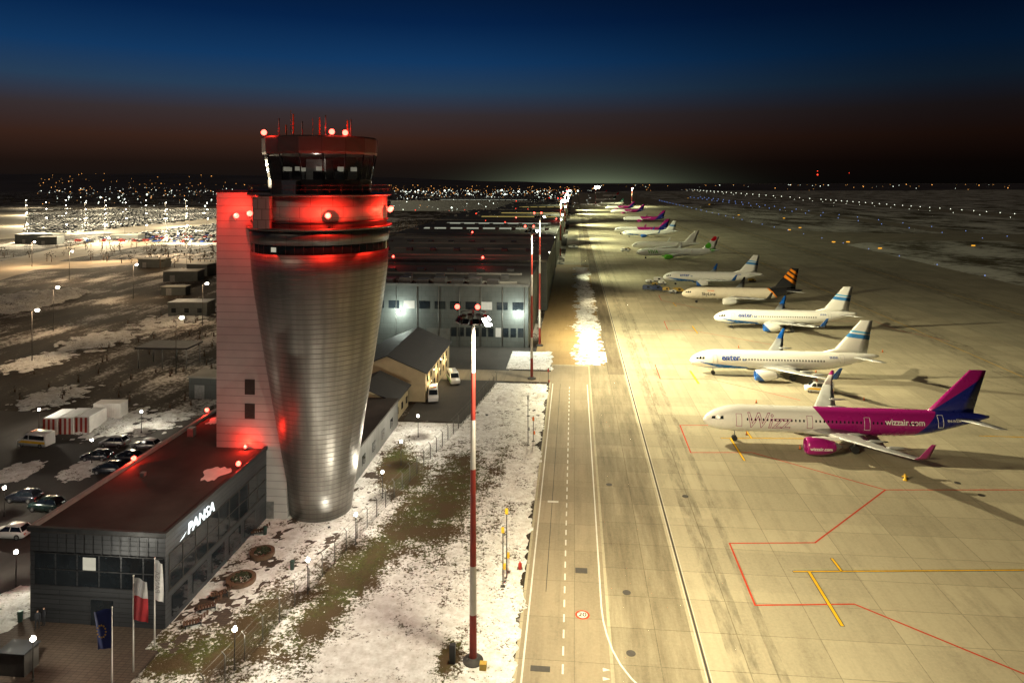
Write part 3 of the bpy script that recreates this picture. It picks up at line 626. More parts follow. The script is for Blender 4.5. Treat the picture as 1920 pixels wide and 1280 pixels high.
for k in range(10):
    a=2*math.pi*k/10; cc=MB().box(4.3*math.cos(a)-.6,4.3*math.cos(a)+.6,4.3*math.sin(a)-.5,4.3*math.sin(a)+.5,42.2,43.2,0).obj('controller_console',[m_black],tw)
    MB().box(4.3*math.cos(a)-.4,4.3*math.cos(a)+.4,4.3*math.sin(a)-.05,4.3*math.sin(a)+.05,43.3,43.8,0).obj('screen',[E_win],cc)
lamp('cab_light','POINT',(TX+1,TY-4.3,44.9),(1,.9,.75),220,None,.3)
random.seed(3)
for k,(u,hh) in enumerate([(530,2.4),(540,3.6),(552,3.0),(560,2.2),(580,2.6),(614,2.3),(627,2.6),(648,2.4),(660,2.1),(667,2.2),(640,1.5),(534,1.7)]):
    lx=(u-594)/14.9; yy=random.uniform(-4.5,2); 
    o=MB().cyl((0,0,0),(0,0,hh),.035 if k%3==1 else .10,n=6,m=0).cyl((0,0,0),(0,0,.3),.14,n=8).obj('antenna',[m_org if k%3 else m_steel],tw,(lx,yy,47.45))
def beacon(parent,x,y,z,px,py,power=1500,r=.22,off=(0,-.55,.2)):
    MB().cyl((0,0,-.35),(0,0,0),.07,m=1).ball((0,0,.15),r,0,12).obj('red_beacon',[E_red,m_black],parent,(x-px,y-py,z))
    lamp('red_obstruction_light','POINT',(x+off[0],y+off[1],z+off[2]),(1,.025,.012),power,None,.08)
for (x,y,z,pw,off) in((TX-9.2,TY-4.2,37.6,1000,(0,-.4,.35)),(TX+4.2,TY-8.9,37.9,3200,(.2,-.8,.3)),(TX+9.25,TY-.8,38.3,3000,(.7,-.4,.3)),(TX-5.0,TY-5.6,47.75,300,(0,.3,.55)),(TX+3.6,TY-6.0,47.75,250,(0,.3,.55)),(TX+4.9,TY-5.0,47.7,150,(0,.2,.55)),(TX+7.9,TY+4.6,38.2,700,(.4,0,.3)),(TX-6.3,TY-6.6,38.0,1500,(-.2,-.7,.3))):
    beacon(tw,x,y,z,TX,TY,pw,.34,off)
dr=MB().box(-5.9,-4.8,-3.3,-3.2,0,2.2).obj('door',[m_steel],tw)
# ---------------------------------------------------------------- office annex
m_anx=cladding('annex_cladding',(.065,.07,.078),6.0,.45,.42,.5,.03,varr=.08,lines=.3)
ax=thing('office_building','low dark grey office block with illuminated sign and flat roof','office building',(-51.8,60.8,0))
W,D,HH=13.6,34.0,9.0
MB().box(0,W,0,D,0,HH-.4).obj('wall',[m_anx],ax)
MB().box(-.1,W+.1,-.1,D,HH-.4,HH-.39+.1).obj('roof',[m_roofdark],ax)
m_cap_lit=simple('parapet_cap_lit',(.30,.28,.26),.6,.1,.2,1)  # paler tone on the left parapet paints in the red light along it
pp=MB(); pp.box(-.2,W+.2,-.2,.15,HH-.29,HH+.1,1); pp.box(-.2,.22,.151,D,HH-.29,HH+.1); pp.box(W-.15,W+.2,.151,21,HH-.29,HH+.1,1); pp.obj('parapet',[m_cap_lit,m_black],ax)
for x0,x1,z0,z1,lit in [(.5+i*2.2,2.5+i*2.2,3.6,6.6,i==2) for i in range(6)]:
    MB().box(x0,x1,-.06,-.003,z0,z1).obj('window',[m_glass],ax)
    if lit: MB().box(x0+.5,x1-.2,-.075,-.062,z0+1.6,z1-.2).obj('lit_window',[E_win],ax)
for z in(3.55,5.1,6.62): MB().box(.4,W-.2,-.12,-.07,z,z+.08).obj('facade_rail',[m_black],ax)
for z in(1.2,2.6): MB().box(.4,W-.2,-.05,-.003,z,z+.06).obj('facade_rail',[m_black],ax)
for k in range(14): MB().box(1+k*.9,1.06+k*.9,-.14,-.125,6.7,8.5).obj('facade_fin',[m_black],ax)
MB().box(6.2,8.4,-.08,-.004,.0,2.4).obj('entrance_door',[m_glass],ax)
for k in range(9):
    y0=.6+k*2.25; MB().box(W+.003,W+.06,y0,y0+2.05,3.4,6.7).obj('window',[m_glass],ax)
    MB().box(W+.065,W+.11,.5+k*2.25,.56+k*2.25,3.4,6.74).obj('facade_fin',[m_iron],ax)
for k in range(5):
    y0=1+k*3.6; MB().box(W+.003,W+.06,y0,y0+2.6,.6,2.6).obj('window',[m_glass],ax)
for z in(3.3,5.0,6.75): MB().box(W+.065,W+.12,.4,20.9,z,z+.07).obj('facade_rail',[m_iron],ax)
flat_text('sign_lettering','PANSA',1.5,lambda a,b,c:(W+.45+c,5.5+a*1.08+b*.12,7.85+b),E_sign,ax,ext=.05,sub=0,bold=.012)
MB().add([(W+.4,1.3,7.6),(W+.4,2.9,8.0),(W+.4,2.0,7.78)],[(0,1,2)]).add([(W+.4,1.6,7.35),(W+.4,2.9,7.85),(W+.4,2.4,7.45)],[(0,1,2)]).obj('sign_emblem',[E_sign],ax)
MB().box(1.5,2.3,24,24.8,HH-.3,HH+.8).obj('roof_vent',[m_steel],ax); MB().box(7,8.2,26,27.5,HH-.3,HH+.5).obj('roof_vent',[m_steel],ax); MB().box(3,3.5,12,12.5,HH-.3,HH+.15).obj('roof_vent',[m_steel],ax)
for k,(sx,sy_,sr) in enumerate(((11,13.5,1.3),(2,30,1.0))):
    pts=[(sx+sr*math.cos(t)*(1+.3*math.sin(3*t+k)+.12*math.sin(7*t)),sy_+1.7*sr*math.sin(t)*(1+.2*math.cos(2*t)+.1*math.cos(9*t)),HH-.26) for t in [i*math.pi/20 for i in range(40)]]
    MB().add(pts,[list(range(40))]).obj('roof_snow_patch',[m_snow],ax)
for (u,v,pw,off) in((388,771,500,(-.2,-.2,.4)),(251,862,600,(-.4,.0,.18)),(447,872,220,(0,0,.5))):
    x,y=S(u,v,9.4); beacon(ax,x,y,9.45,-51.8,60.8,pw,.28,off)
beacon(ax,-40.6,81.2,9.0,-51.8,60.8,550,.2,(0,-.2,.4))  # extra beacon added for a red glow at the foot of the core
ax2=thing('service_wing','low grey metal-clad service building behind the tower','building',(-46,92.5,0))
MB().box(1,15.7,0,23,0,4.3).obj('wall',[cladding('wing_cladding',(.20,.20,.19),1.2,5,.5,.3,.05,varr=.05,lines=.5)],ax2); MB().box(.9,15.85,-.1,23.1,4.3,4.6).obj('roof',[m_roofdark],ax2)
for k in range(4): MB().box(15.7,15.76,3+k*5,4.4+k*5,1.2,2.6).obj('window',[m_glass],ax2)
# ---------------------------------------------------------------- houses
def house(name,label,x0,x1,y0,y1,e,r,axis='y'):
    h=thing(name,label,'house',(x0,y0,0)); w=x1-x0; d=y1-y0; b=MB()
    b.add([(0,0,0),(w,0,0),(w,d,0),(0,d,0),(0,0,e),(w,0,e),(w,d,e),(0,d,e),(w/2,0,r-.12),(w/2,d,r-.12)],[(0,1,5,8,4),(2,3,7,9,6),(1,2,6,5),(3,0,4,7)]).obj('wall',[m_beige],h)
    o=.5; s=(r-e)/(w/2)
    MB().add([(-o,-o,e-o*s),(w/2,-o,r),(w/2,d+o,r),(-o,d+o,e-o*s),(w+o,-o,e-o*s),(w+o,d+o,e-o*s),(-o,-o,e-o*s+.18),(w/2,-o,r+.18),(w/2,d+o,r+.18),(-o,d+o,e-o*s+.18),(w+o,-o,e-o*s+.18),(w+o,d+o,e-o*s+.18)],
      [(0,1,2,3),(1,4,5,2),(6,9,8,7),(7,8,11,10),(0,6,7,1),(1,7,10,4),(3,2,8,9),(2,5,11,8),(4,10,11,5),(0,3,9,6)]).obj('roof',[m_tile],h)
    k=0
    while 1.5+k*3.2<d-1.5:
        y=1.5+k*3.2
        if e>5: MB().box(w+.002,w+.06,y,y+1.0,3.4,4.5).obj('window',[m_glass],h)
        MB().box(w+.002,w+.06,y,y+(1.0),(0 if k==3 else 1.0),2.2).obj('window' if k!=3 else 'door',[m_glass if k!=3 else m_wood],h); k+=1
    MB().box(w*.3,w*.3+1.1,-.06,-.002,1,2.2).obj('window',[m_glass],h)
    return h
house('gabled_house','two-storey beige house with dark pitched roof',-43,-28.3,128,153,5.6,8.6)
house('gabled_house','single-storey beige house with dark pitched roof',-42,-31,115.8,125.5,3.9,6.2)
for x,y,z in((-27.9,131,3.2),(-27.9,139,3.2),(-27.9,147,3.2)):
    o=MB().box(-.12,.12,-.2,.2,-.1,.1).obj('wall_lamp',[E_skyw],None,(x,y,z)); T(o,'small lamp on beige house wall','wall lamp','wall lamps on the beige house'); lamp('wall_light','POINT',(x+.4,y,z),(1,.75,.4),350,None,.1)
# ---------------------------------------------------------------- hangars
m_hang=cladding('hangar_cladding',(.10,.11,.105),2.0,1.4,.5,.3,.03,varr=.06,lines=.5); m_hroof=simple('hangar_roof',(.10,.10,.085),.8,.0,.35,.05)
m_hroof2=simple('hangar_roof_snowy',(.34,.33,.28),.8,0,.5,.06)
m_side=cladding('hangar_side_cladding',(.17,.185,.165),3.0,12,.5,.2,.06,varr=.06,lines=.5)
m_par=simple('parapet_sheet',(.16,.16,.15),.5,.5,.2,.5)
def hangar(label,x0,x1,y0,y1,h,strips=(),win=False,roofm=None):
    g=thing('hangar',label,'hangar',(x0,y0,0),0,'maintenance hangars beside the apron'); w=x1-x0; d=y1-y0
    MB().box(0,w,0,d,0,h).obj('wall',[m_hang],g)
    MB().box(w+.002,w+.1,.2,d-.2,.3,h-.6).obj('side_cladding',[m_side],g)
    MB().box(-.2,w+.25,-.2,d+.2,h,h+.15).obj('roof',[roofm or m_hroof],g)
    MB().box(-.3,w+.35,-.35,0,h+.15,h+.7).box(-.3,w+.35,d,d+.35,h+.15,h+.7).box(w,w+.35,0.01,d-.01,h+.151,h+.69).obj('parapet',[m_par],g)
    for (a,b,c,e,mt) in strips: MB().box(a*w,b*w,c*d,c*d+e,h+.15,h+.6).obj('rooflight',[mt],g)
    k=0
    while (k+1)*14<d:
        MB().box(w+.11,w+.16,k*14+2,k*14+11,0,h*.65).obj('hangar_door',[m_side],g); k+=1
    for k in range(int(w/9)):
        for q,hh in((.3,1.3),(.68,.8)):
            MB().box(4+k*9,6.2+k*9,d*q,d*q+2,h+.16,h+hh).obj('roof_vent',[m_par],g)
    if win:
        for k in range(int(w/4)-1):
            MB().box(w-4-k*4.0,w-1.2-k*4.0,-.06,-.003,h*.62,h*.75).obj('window',[E_win if k in(2,7) else m_glass],g)
        for k in range(10):
            MB().box(w-2.6-k*1.9,w-1.2-k*1.9,-.06,-.003,h*.17,h*.32).obj('window',[E_win if k in(3,) else m_glass],g)
        MB().box(w-26,w-20,-.08,-.003,0,4.5).obj('gate',[m_par],g)
        for k in range(12): MB().cyl((w-1-k*5.5,-.14,0),(w-1-k*5.5,-.14,h),.09,n=6).obj('downpipe',[m_par],g)
    return g
g1=hangar('large dark grey hangar with window rows and lit wall lamps',-78,-11.6,172,215,15.2,[(.3,.95,.12,.8,m_hroof2),(.3,.95,.5,.8,m_hroof2)],True)
for k in range(7): MB().box(28+k*4.6,31+k*4.6,2,5,15.3,16.6+.5*(k%2)).obj('rooftop_plant',[m_par],g1)
hangar('long hangar with flat roof and snowy strips',-85,-9.0,222,322,15.8,[(.2,.97,.15,1.2,m_hroof2),(.2,.97,.38,1.2,m_hroof2),(.2,.97,.6,1.2,m_hroof2),(.1,.97,.85,1.5,m_hroof2)],False,simple('pale_roof',(.26,.25,.20),.8,0,.4,.05))
hangar('hangar with two rows of glowing rooflights',-92,-9.0,332,455,15.5,[(.1,.93,.35,4,E_sky),(.15,.93,.72,4,E_sky)])
hangar('far hangar with warm glowing rooflights',-96,-9.0,468,640,15,[(.3,.95,.25,4,E_skyw),(.4,.95,.6,5,E_skyw)])
hangar('distant flat-roofed hangar with warm rooflights',-80,-9.0,660,900,14,[(.3,.95,.3,5,E_skyw)])
hangar('distant terminal building with lit roof',-260,-60,950,1150,14,[(.3,.95,.3,6,E_sky)])
for u,v in((742,582),(970,586)):
    z=8.6; y=171.6; x=(u-1077)/1280*y*1.0
    o=MB().box(-.35,.35,-.25,.3,-.2,.25,1).ball((0,-.35,-.05),.38,0).obj('wall_floodlight',[E_white,m_black],None,(x,y,z)); T(o,'bright white floodlight fixed on hangar wall','floodlight','floodlights on the hangar wall')
    lamp('wall_flood_light','POINT',(x,y-3.2,z-.2),(.88,1,.86),4200,None,.2)
# ---------------------------------------------------------------- street lamps
sl0=thing('street_lamp','slim street lamp with bright white head beside path','street lamp',(0,0,0),0,'street lamps round the tower')
MB().cyl((0,0,0),(0,0,3.3),.06,.045,n=8).cyl((0,0,0),(0,0,.25),.11,n=8).obj('post',[m_iron],sl0)
MB().prof([(3.28,.05),(3.36,.13),(3.40,.13)],12).obj('lamp_head',[m_black],sl0)
MB().prof([(3.72,.2),(3.76,.2),(3.82,.04)],12).obj('lamp_cap',[m_black],sl0)
MB().ball((0,0,3.56),.21,0,12).obj('bulb',[E_white],sl0)
first=True
for u,v in((62,1198),(440,1180),(577,1050),(667,965),(717,885),(752,828),(784,780),(30,1035),(8,915),(73,768),(265,772),(172,825)):
    x,y=S(u,v,3.5)
    if first: sl0.location=(x,y,0); first=False
    else: dup(sl0,(x,y,0))
    if u!=172: lamp('street_light','POINT',(x,y,4.1),(1,.92,.74),1500,None,.1)
x,y=S(617,990); o=MB().prof([(0,.16),(.12,.16),(.14,.12)],12).obj('ground_spotlight',[m_black],None,(x,y,.09)); T(o,'small ground spotlight at the tower base','spotlight'); lamp('uplight','SPOT',(x,y,.4),(1,.95,.8),400,None,.08,(TX,TY,9),70,.8)
# ---------------------------------------------------------------- fence
fn=thing('security_fence','wire mesh security fence with slim steel posts along grass','fence',(0,0,0))
m_fw_=simple('fence_wire',(.12,.115,.10),.6,.3,.2,2)
pts=[(fenceX(y),y) for y in [34+k*2.6 for k in range(46)] if y<141]
pm=MB().cyl((0,0,0),(0,0,2.3),.06,n=6).cyl((0,0,2.3),(-.3,0,2.65),.04,n=5).mesh('post',[m_fw_])
for x,y in pts: ob('post',pm,fn,(x,y,0))
wm=MB()
for (x0,y0),(x1,y1) in zip(pts[:-1],pts[1:]):
    for z in(.1,.5,.9,1.3,1.7,2.1): wm.cyl((x0,y0,z),(x1,y1,z),.018,n=4,cap=False)
    for k in range(12):
        f=k/12; wm.cyl((x0+(x1-x0)*f,y0+(y1-y0)*f,.1),(x0+(x1-x0)*f,y0+(y1-y0)*f,2.1),.009,n=3,cap=False)
    wm.cyl((x0-.22,y0,2.56),(x1-.22,y1,2.56),.02,n=4,cap=False)
wm.obj('wire_mesh',[m_fw_],fn)
for u,vb,vt,c in((943,1100,985,m_yel),(950,1085,950,m_yel),(990,835,740,m_steel),(1028,728,690,m_red),(1000,828,780,m_org)):
    x,y=S(u,vb); h=(vb-vt)/((vb-340)/H); r=thing('equipment_post','slim grey equipment post with coloured box at road edge','post',(x,y,0),0,'equipment posts at the road edge')
    MB().cyl((0,0,0),(0,0,h),.06,n=8).box(-.25,.25,-.2,.2,0,.12).obj('pole',[m_iron],r); MB().box(-.16,.16,-.12,-.08,h-.7,h-.1).obj('sign_plate',[c],r); MB().box(.06,.3,-.15,.15,h*.3,h*.3+.5).obj('control_box',[c],r)
x,y=S(975,1068); r=thing('fire_extinguisher','red wheeled fire extinguisher at road edge','fire extinguisher',(x,y,0)); MB().prof([(.1,.16),(.15,.2),(.7,.2),(.82,.08),(.95,.05)],14).obj('tank',[m_red],r)
for s in(-1,1): MB().cyl((s*.2,0,.15),(s*.28,0,.15),.15,n=12).obj('wheel',[m_dark],r)
# ---------------------------------------------------------------- flags
def flag(u,v,label,cols,h,hw,drop,base=None,txt=None):
    x,y=S(u,v); r=thing('flagpole',label,'flag',(x,y,0),0)
    MB().cyl((0,0,0),(0,0,h),.07,.035,n=10).ball((0,0,h),.08).obj('pole',[m_wht],r)
    for ci,(mt,a,b) in enumerate(cols):
        nx,nzz=10,10; vs=[];fs=[]
        for i in range(nx+1):
            for j in range(nzz+1):
                s_=i/nx; q=a+(b-a)*j/nzz
                vs.append((-(.05+hw*s_*(1-.15*q)) if hw>0 else .05-hw*s_,.16*math.sin(6*s_+2.5*q)*s_,h-.15-drop*q-.3*s_*s_))
        for i in range(nx):
            for j in range(nzz): k=i*(nzz+1)+j; fs.append((k,k+1,k+nzz+2,k+nzz+1))
        MB().add(vs,fs,0,True).obj('cloth',[mt],r)
    return r
m_fb=simple('blue_flag_cloth',(.015,.03,.16),.8); m_fr=simple('red_flag_cloth',(.45,.03,.04),.8); m_fw=simple('white_flag_cloth',(.62,.62,.62),.8)
f1=flag(210,1300,'blue flag with ring of yellow stars hanging on white pole',[(m_fb,0,1)],7.1,1.5,3.2)
for k in range(12):
    a=2*math.pi*k/12; cx,cz=-.78+.38*math.cos(a),5.2+.5*math.sin(a)
    pts=[(cx+(.11 if i%2==0 else .05)*math.sin(i*math.pi/5),-.19,cz+(.11 if i%2==0 else .05)*math.cos(i*math.pi/5)) for i in range(10)]
    MB().add(pts,[list(range(10))]).obj('star',[m_yel],f1)
flag(250,1258,'white and red flag hanging on white pole',[(m_fw,0,.42),(m_fr,.42,1)],8.2,-1.2,3.6)
f3=flag(290,1212,'tall white banner flag with grey lettering on pole',[(m_fw,0,1)],8.0,-.7,3.6)
flat_text('banner_lettering','PANSA',.65,lambda a,b,c:(.38+b,-.22,6.0+a),m_steel,f3,sub=0)
# ---------------------------------------------------------------- plaza furniture
for u,v,rr in((492,1040,1.35),(452,1090,1.5),(515,912,1.0)):
    x,y=S(u,v); r=thing('round_planter','round dark planter bench with low clipped shrub','planter',(x,y,.05),0,'round planters in the courtyard')
    MB().rings([[(R_*math.cos(t),R_*math.sin(t),z) for R_,z in((rr,0),(rr,.42),(rr-.4,.42),(rr-.4,0))] for t in [2*math.pi*i/28 for i in range(28)]],0,False,loop=True).obj('rim',[m_wood],r)
    sh=MB()
    for k in range(160):
        a=random.uniform(0,6.3); q=(rr-.5)*math.sqrt(random.random()); z=.1+.55*random.random()*(1-(q/rr)**2); s=.07+.07*random.random()
        d=Vector((random.gauss(0,1),random.gauss(0,1),random.gauss(0,1))).normalized()*s; e=d.orthogonal().normalized()*s
        c=Vector((q*math.cos(a),q*math.sin(a),z+.1)); sh.add([c-d,c-e,c+d,c+e],[(0,1,2,3)])
    sh.obj('shrub',[m_shrub],r)
for u,v in((415,1118),(392,1142),(365,1172),(487,1000)):
    x,y=S(u,v); r=thing('lounge_bench','slatted reddish wooden lounge bench on paving','bench',(x,y,.05),.5,'lounge benches in the courtyard')
    q=MB()
    for k in range(9):
        a=k/8; X_=-1+2*a; Z=.35+(.55*max(0,a-.55)/.45); q.box(X_,X_+.19,-.4,.4,Z,Z+.05)
    q.obj('seat',[m_wood],r)
    for s in(-.35,.35): MB().box(-.9,.6,s-.04,s+.04,.22,.34).box(-.8,-.7,s-.04,s+.04,0,.22).box(.5,.6,s-.04,s+.04,0,.22).obj('leg',[m_black],r)
for u,v in((548,1068),(497,1002),(38,1165)):
    x,y=S(u,v); r=thing('litter_bin','dark cylindrical litter bin on paving','bin',(x,y,.05)); MB().prof([(0,.2),(.9,.24),(.92,.26),(1.0,.2)],16).obj('drum',[simple('bin_green',(.02,.05,.04),.5)],r)
x,y=S(35,1255); r=thing('equipment_cabinet','grey steel equipment cabinet at plaza edge','cabinet',(x,y,0)); MB().box(-1.2,1.2,-.8,.8,0,1.9).obj('case',[m_iron],r); MB().box(-1.3,1.3,-.9,.9,1.9,2.0).obj('lid',[m_black],r)
# persons
def person(pos,rz,label,step=.18):
    J={'pel':(0,0,.95),'sp':(0,.01,1.15),'ch':(0,.0,1.38),'nk':(0,0,1.52),'hd':(0,.01,1.64),'ht':(0,.01,1.74)}
    V=[];Ed=[];Rr=[];ix={}
    def a(n,p,r,fr=None):
        ix[n]=len(V);V.append(p);Rr.append(r)
        if fr: Ed.append((ix[fr],ix[n]))
    a('pel',J['pel'],.15);a('sp',J['sp'],.14,'pel');a('ch',J['ch'],.16,'sp');a('nk',J['nk'],.06,'ch');a('hd',J['hd'],.10,'nk');a('ht',J['ht'],.075,'hd')
    for s,st in((-1,step),(1,-step)):
        n=str(s)
        a('hip'+n,(s*.1,0,.9),.10,'pel');a('kn'+n,(s*.11,-st*.6,.5),.065,'hip'+n);a('an'+n,(s*.11,-st*.5+.02,.09),.045,'kn'+n);a('to'+n,(s*.12,-st*.5-.17,.04),.04,'an'+n)
        a('sh'+n,(s*.2,0,1.42),.07,'ch');a('el'+n,(s*.27,.03+st*.3,1.13),.05,'sh'+n);a('wr'+n,(s*.27,-.04+st*.8,.88),.032,'el'+n);a('pm'+n,(s*.27,-.06+st*.8,.80),.036,'wr'+n)
        for k in range(4):
            fx=(-.03+.02*k); a(f'f{k}'+n,(s*.27+.002,-.06+st*.8+fx,.745),.009,'pm'+n); a(f'g{k}'+n,(s*.262,-.062+st*.8+fx,.705+(.008 if k in(0,3) else 0)),.008,f'f{k}'+n)
        a('th'+n,(s*.255,-.105+st*.8,.79),.01,'pm'+n); a('tt'+n,(s*.25,-.12+st*.8,.755),.009,'th'+n)
    me=bpy.data.meshes.new('person'); me.from_pydata(V,Ed,[]); m,nt,b=new_mat('dark_winter_clothes'); p=objc(nt); z=nt.n('ShaderNodeSeparateXYZ',{0:p}).outputs[2]
    c=nt.mix(nt.m('GREATER_THAN',z,.93),(.015,.016,.02),(.03,.032,.04)); c=nt.mix(nt.m('GREATER_THAN',z,1.53),c,(.35,.22,.16)); c=nt.mix(nt.m('GREATER_THAN',z,1.68),c,(.03,.02,.015)); setb(nt,b,col=c,rough=.85)
    me.materials.append(m); o=ob('person',me,None,(pos[0],pos[1],.02),rz)
    md=o.modifiers.new('Skin','SKIN'); sv=me.skin_vertices[0].data if me.skin_vertices else None
    if sv is None:
        bm=bmesh.new(); bm.from_mesh(me); bm.verts.layers.skin.verify(); bm.to_mesh(me); bm.free(); sv=me.skin_vertices[0].data
    for i,r_ in enumerate(Rr): sv[i].radius=(r_*(1.25 if i in(0,1,2) else 1),r_*(.85 if i in(0,1,2) else 1))
    sv[0].use_root=True
    o.modifiers.new('Sub','SUBSURF').render_levels=1
    return T(o,label,'person')
person(S(70,1178),.4,'person in dark winter coat walking beside office wall'); person(S(82,1172),-.5,'person in dark clothes standing near office wall',.05)
# ---------------------------------------------------------------- site containers and sheds
x,y=S(137,806)
for k in range(3):
    r=thing('container','red and white striped container in snowy yard','container',(x+ (k-1)*2.4,y+.6*k,0),.1,'striped containers in the car park')
    q=MB()
    for j in range(6): q.box(-1.15+j*.383,-1.15+(j+1)*.383,-2.5,2.5,0,2.6,j%2)
    q.obj('body',[m_red,m_wht],r); MB().box(-1.1,1.1,-2.4,2.4,2.6,2.75).obj('snow_cover',[m_snow],r)
x,y=S(186,792); r=thing('container','white site container beside striped containers','container',(x,y+3,0),.1); q=MB().box(-2.4,2.4,-1.2,1.2,0,2.7)
for j in range(12): q.box(-2.3+j*.4,-2.2+j*.4,-1.24,-1.2,.1,2.6)
q.obj('body',[m_wht],r)
x,y=S(360,590); r=thing('site_cabin','grey flat-roofed site cabin on snowy ground','cabin',(x,y,0),.1); MB().box(-6,6,-3,3,0,4.2).obj('wall',[m_hang],r); MB().box(-6.2,6.2,-3.2,3.2,4.2,4.5).obj('roof',[m_par],r)
for k in range(3): MB().box(-5+k*4,-3.6+k*4,-3.06,-3.002,1.2,2.6).obj('window',[m_glass],r)
x,y=S(318,684); r=thing('canopy','open steel canopy shelter with dark roof','shelter',(x,y,0),.05)
for a in(-5.5,0,5.5):
    for b_ in(-3,3): MB().cyl((a,b_,0),(a,b_,4.4),.12,n=8).obj('post',[m_steel],r)
MB().box(-6,6,-3.6,3.6,4.4,4.8).obj('roof',[m_tile],r)
for u,v,w,d,h in((345,525,14,8,4),(380,515,10,8,5),(290,500,12,8,4),(330,552,9,4,3),(395,740,6,5,4),(75,455,26,12,6),(240,450,20,8,4),(95,458,12,8,5)):
    x,y=S(u,v); r=thing('shed','low grey flat-roofed shed on snowy ground','shed',(x,y,0),random.uniform(-.1,.2)); MB().box(-w/2,w/2,-d/2,d/2,0,h).obj('wall',[m_hang],r); MB().box(-w/2-.2,w/2+.2,-d/2-.2,d/2+.2,h,h+.3).obj('roof',[m_hroof2],r); MB().box(-w*.3,-w*.3+2,-d/2-.06,-d/2-.002,.0,2.6).obj('door',[m_steel],r)
mt_sr=concrete('snowy_road',(.40,.33,.24),60,60,.8,0)
sheet('access_road',P((-60,545),(120,487),(260,462),(405,447),(405,432),(250,444),(100,466),(-60,505)),.006,mt_sr)
sheet('access_road_loop',P((-60,520),(60,505),(160,503),(300,492),(405,498),(405,488),(300,483),(160,490),(-60,492)),.010,mt_sr)
sheet('long_stay_car_park',P((-300,470),(120,440),(405,432),(405,392),(180,397),(-300,402)),.004,concrete('snowy_car_park',(.36,.32,.25),90,90,.6,0))
def farcar(name,mats):
    return MB().rings([[(x,-.85,.3),(x,-.85,zt),(x,.85,zt),(x,.85,.3)] for x,zt in((2.1,.7),(1.1,.9),(-2.1,.95))],0,False).rings([[(x0,-.75,.9),(x0,.75,.9),(x1,.6,1.45),(x1,-.6,1.45)] for x0,x1 in((1.1,.4),(-1.9,-1.4))],1,False).box(-1.4,.4,-.62,.62,1.451,1.55,2).cyl((1.3,-.87,.32),(1.3,.87,.32),.32,n=8,m=3).cyl((-1.3,-.87,.32),(-1.3,.87,.32),.32,n=8,m=3)
cmesh=[farcar('c',0).mesh('parked_car',[p,m_glass,s,m_dark]) for p,s in((p_dark,m_snow),(p_silver,p_silver),(p_white,p_white),(m_red,m_red),(m_blu,p_dark),(p_dark,p_dark))]
cand=[]
yy=450.0
while yy<960:
    for row in(0,5.6):
        x=-.845*(yy)-8
        while x<-.43*yy:
            if random.random()<.86 and int(x/58)%6!=0: cand.append((x,yy+row))
            x+=2.9
    yy+=17.5
random.shuffle(cand); near=sorted(cand,key=lambda c:c[1])[:290]; ns=set(near); far=[c for c in cand if c not in ns]
for x,y in near:
    o=ob('parked_car',random.choice(cmesh),None,(x+random.uniform(-.2,.2),y+random.uniform(-.4,.4),.01),math.pi/2+random.uniform(-.05,.05)); T(o,'snow-dusted car parked in long rows of large car park','car','cars in the large snowy car park')
q=MB(); fc=farcar('c',0)
for x,y in far:
    k=random.choice((0,0,1,2)); 
    o0=len(q.v); q.v+=[(x-b,y+a,c) for a,b,c in fc.v]
    for f_,mi in zip(fc.f,fc.m): q.f.append([i+o0 for i in f_]); q.m.append({0:k,1:3,2:4 if (int(x)%2) else k,3:3}[mi]); q.sm.append(False)
o=ob('distant_parked_cars',q.mesh('distant_parked_cars',[p_dark,p_silver,p_white,m_glass,m_snow])); o['kind']='stuff'; T(o,'dense far rows of snow-dusted parked cars','cars')
pl0=thing('car_park_lamp','tall street lamp lighting the large car park','street lamp',(0,0,0),0,'lamps in the large car park')
MB().cyl((0,0,0),(0,0,12),.12,.07,n=6).cyl((0,0,12),(1.2,0,12.3),.06,n=5).obj('post',[m_iron],pl0); MB().ball((1.3,0,12.2),.5,0,8,.6).obj('lamp_head',[E_white],pl0)
lps=[]
for j,Y in enumerate((440,520,600,690,790,900,1000)):
    for i in range(7): lps.append((-.86*Y+ (i+.5*(j%2))*.43*Y/6.5,Y))
for k,(x,y) in enumerate(lps):
    if k==0: pl0.location=(x,y,0)
    else: dup(pl0,(x,y,0))
    if k%2==0: lamp('car_park_light','POINT',(x+1.3,y-1,15.5),(1,.84,.56),140000,None,.3)
for u,v,pw in((60,500,26000),(200,490,24000),(330,478,24000),(350,505,15000),(130,525,14000),(250,560,9000),(100,620,6000),(330,700,2500),(60,680,4000),(380,610,4500)):
    x,y=S(u,v); dup(pl0,(x,y,0)); lamp('road_light','POINT',(x+1.3,y-1,13.2),(1,.70,.40),pw,None,.3)
# ---------------------------------------------------------------- hills & distant lights
def hill(x,y):
    t=max(0,min(1,(y-2200)/3000.)); t=t*t*(3-2*t)
    side=max(0,min(1,(-x+300)/3500.))
    return t*(8+80*side+(12+30*side)*nz(x,y,.0006,4))-2
hm=simple('distant_hills',(.07,.058,.052),.95,0,.4,.002)
grid('hills',-9000,9000,2000,9000,140,hill,hm,None,'structure',-5)
def lights(name,label,cat,pts,mat,k=.00042):
    q=MB()
    for x,y,z in pts:
        r=k*math.hypot(x,y)*random.choice((.4,.5,.7,.9,1.3)); q.add([(x-r,y,z),(x+r,y,z),(x,y-r,z),(x,y+r,z),(x,y,z+r),(x,y,z-r)],[(0,2,4),(2,1,4),(1,3,4),(3,0,4),(2,0,5),(1,2,5),(3,1,5),(0,3,5)])
    o=ob(name,q.mesh(name,[mat])); o['kind']='stuff'; T(o,label,cat)
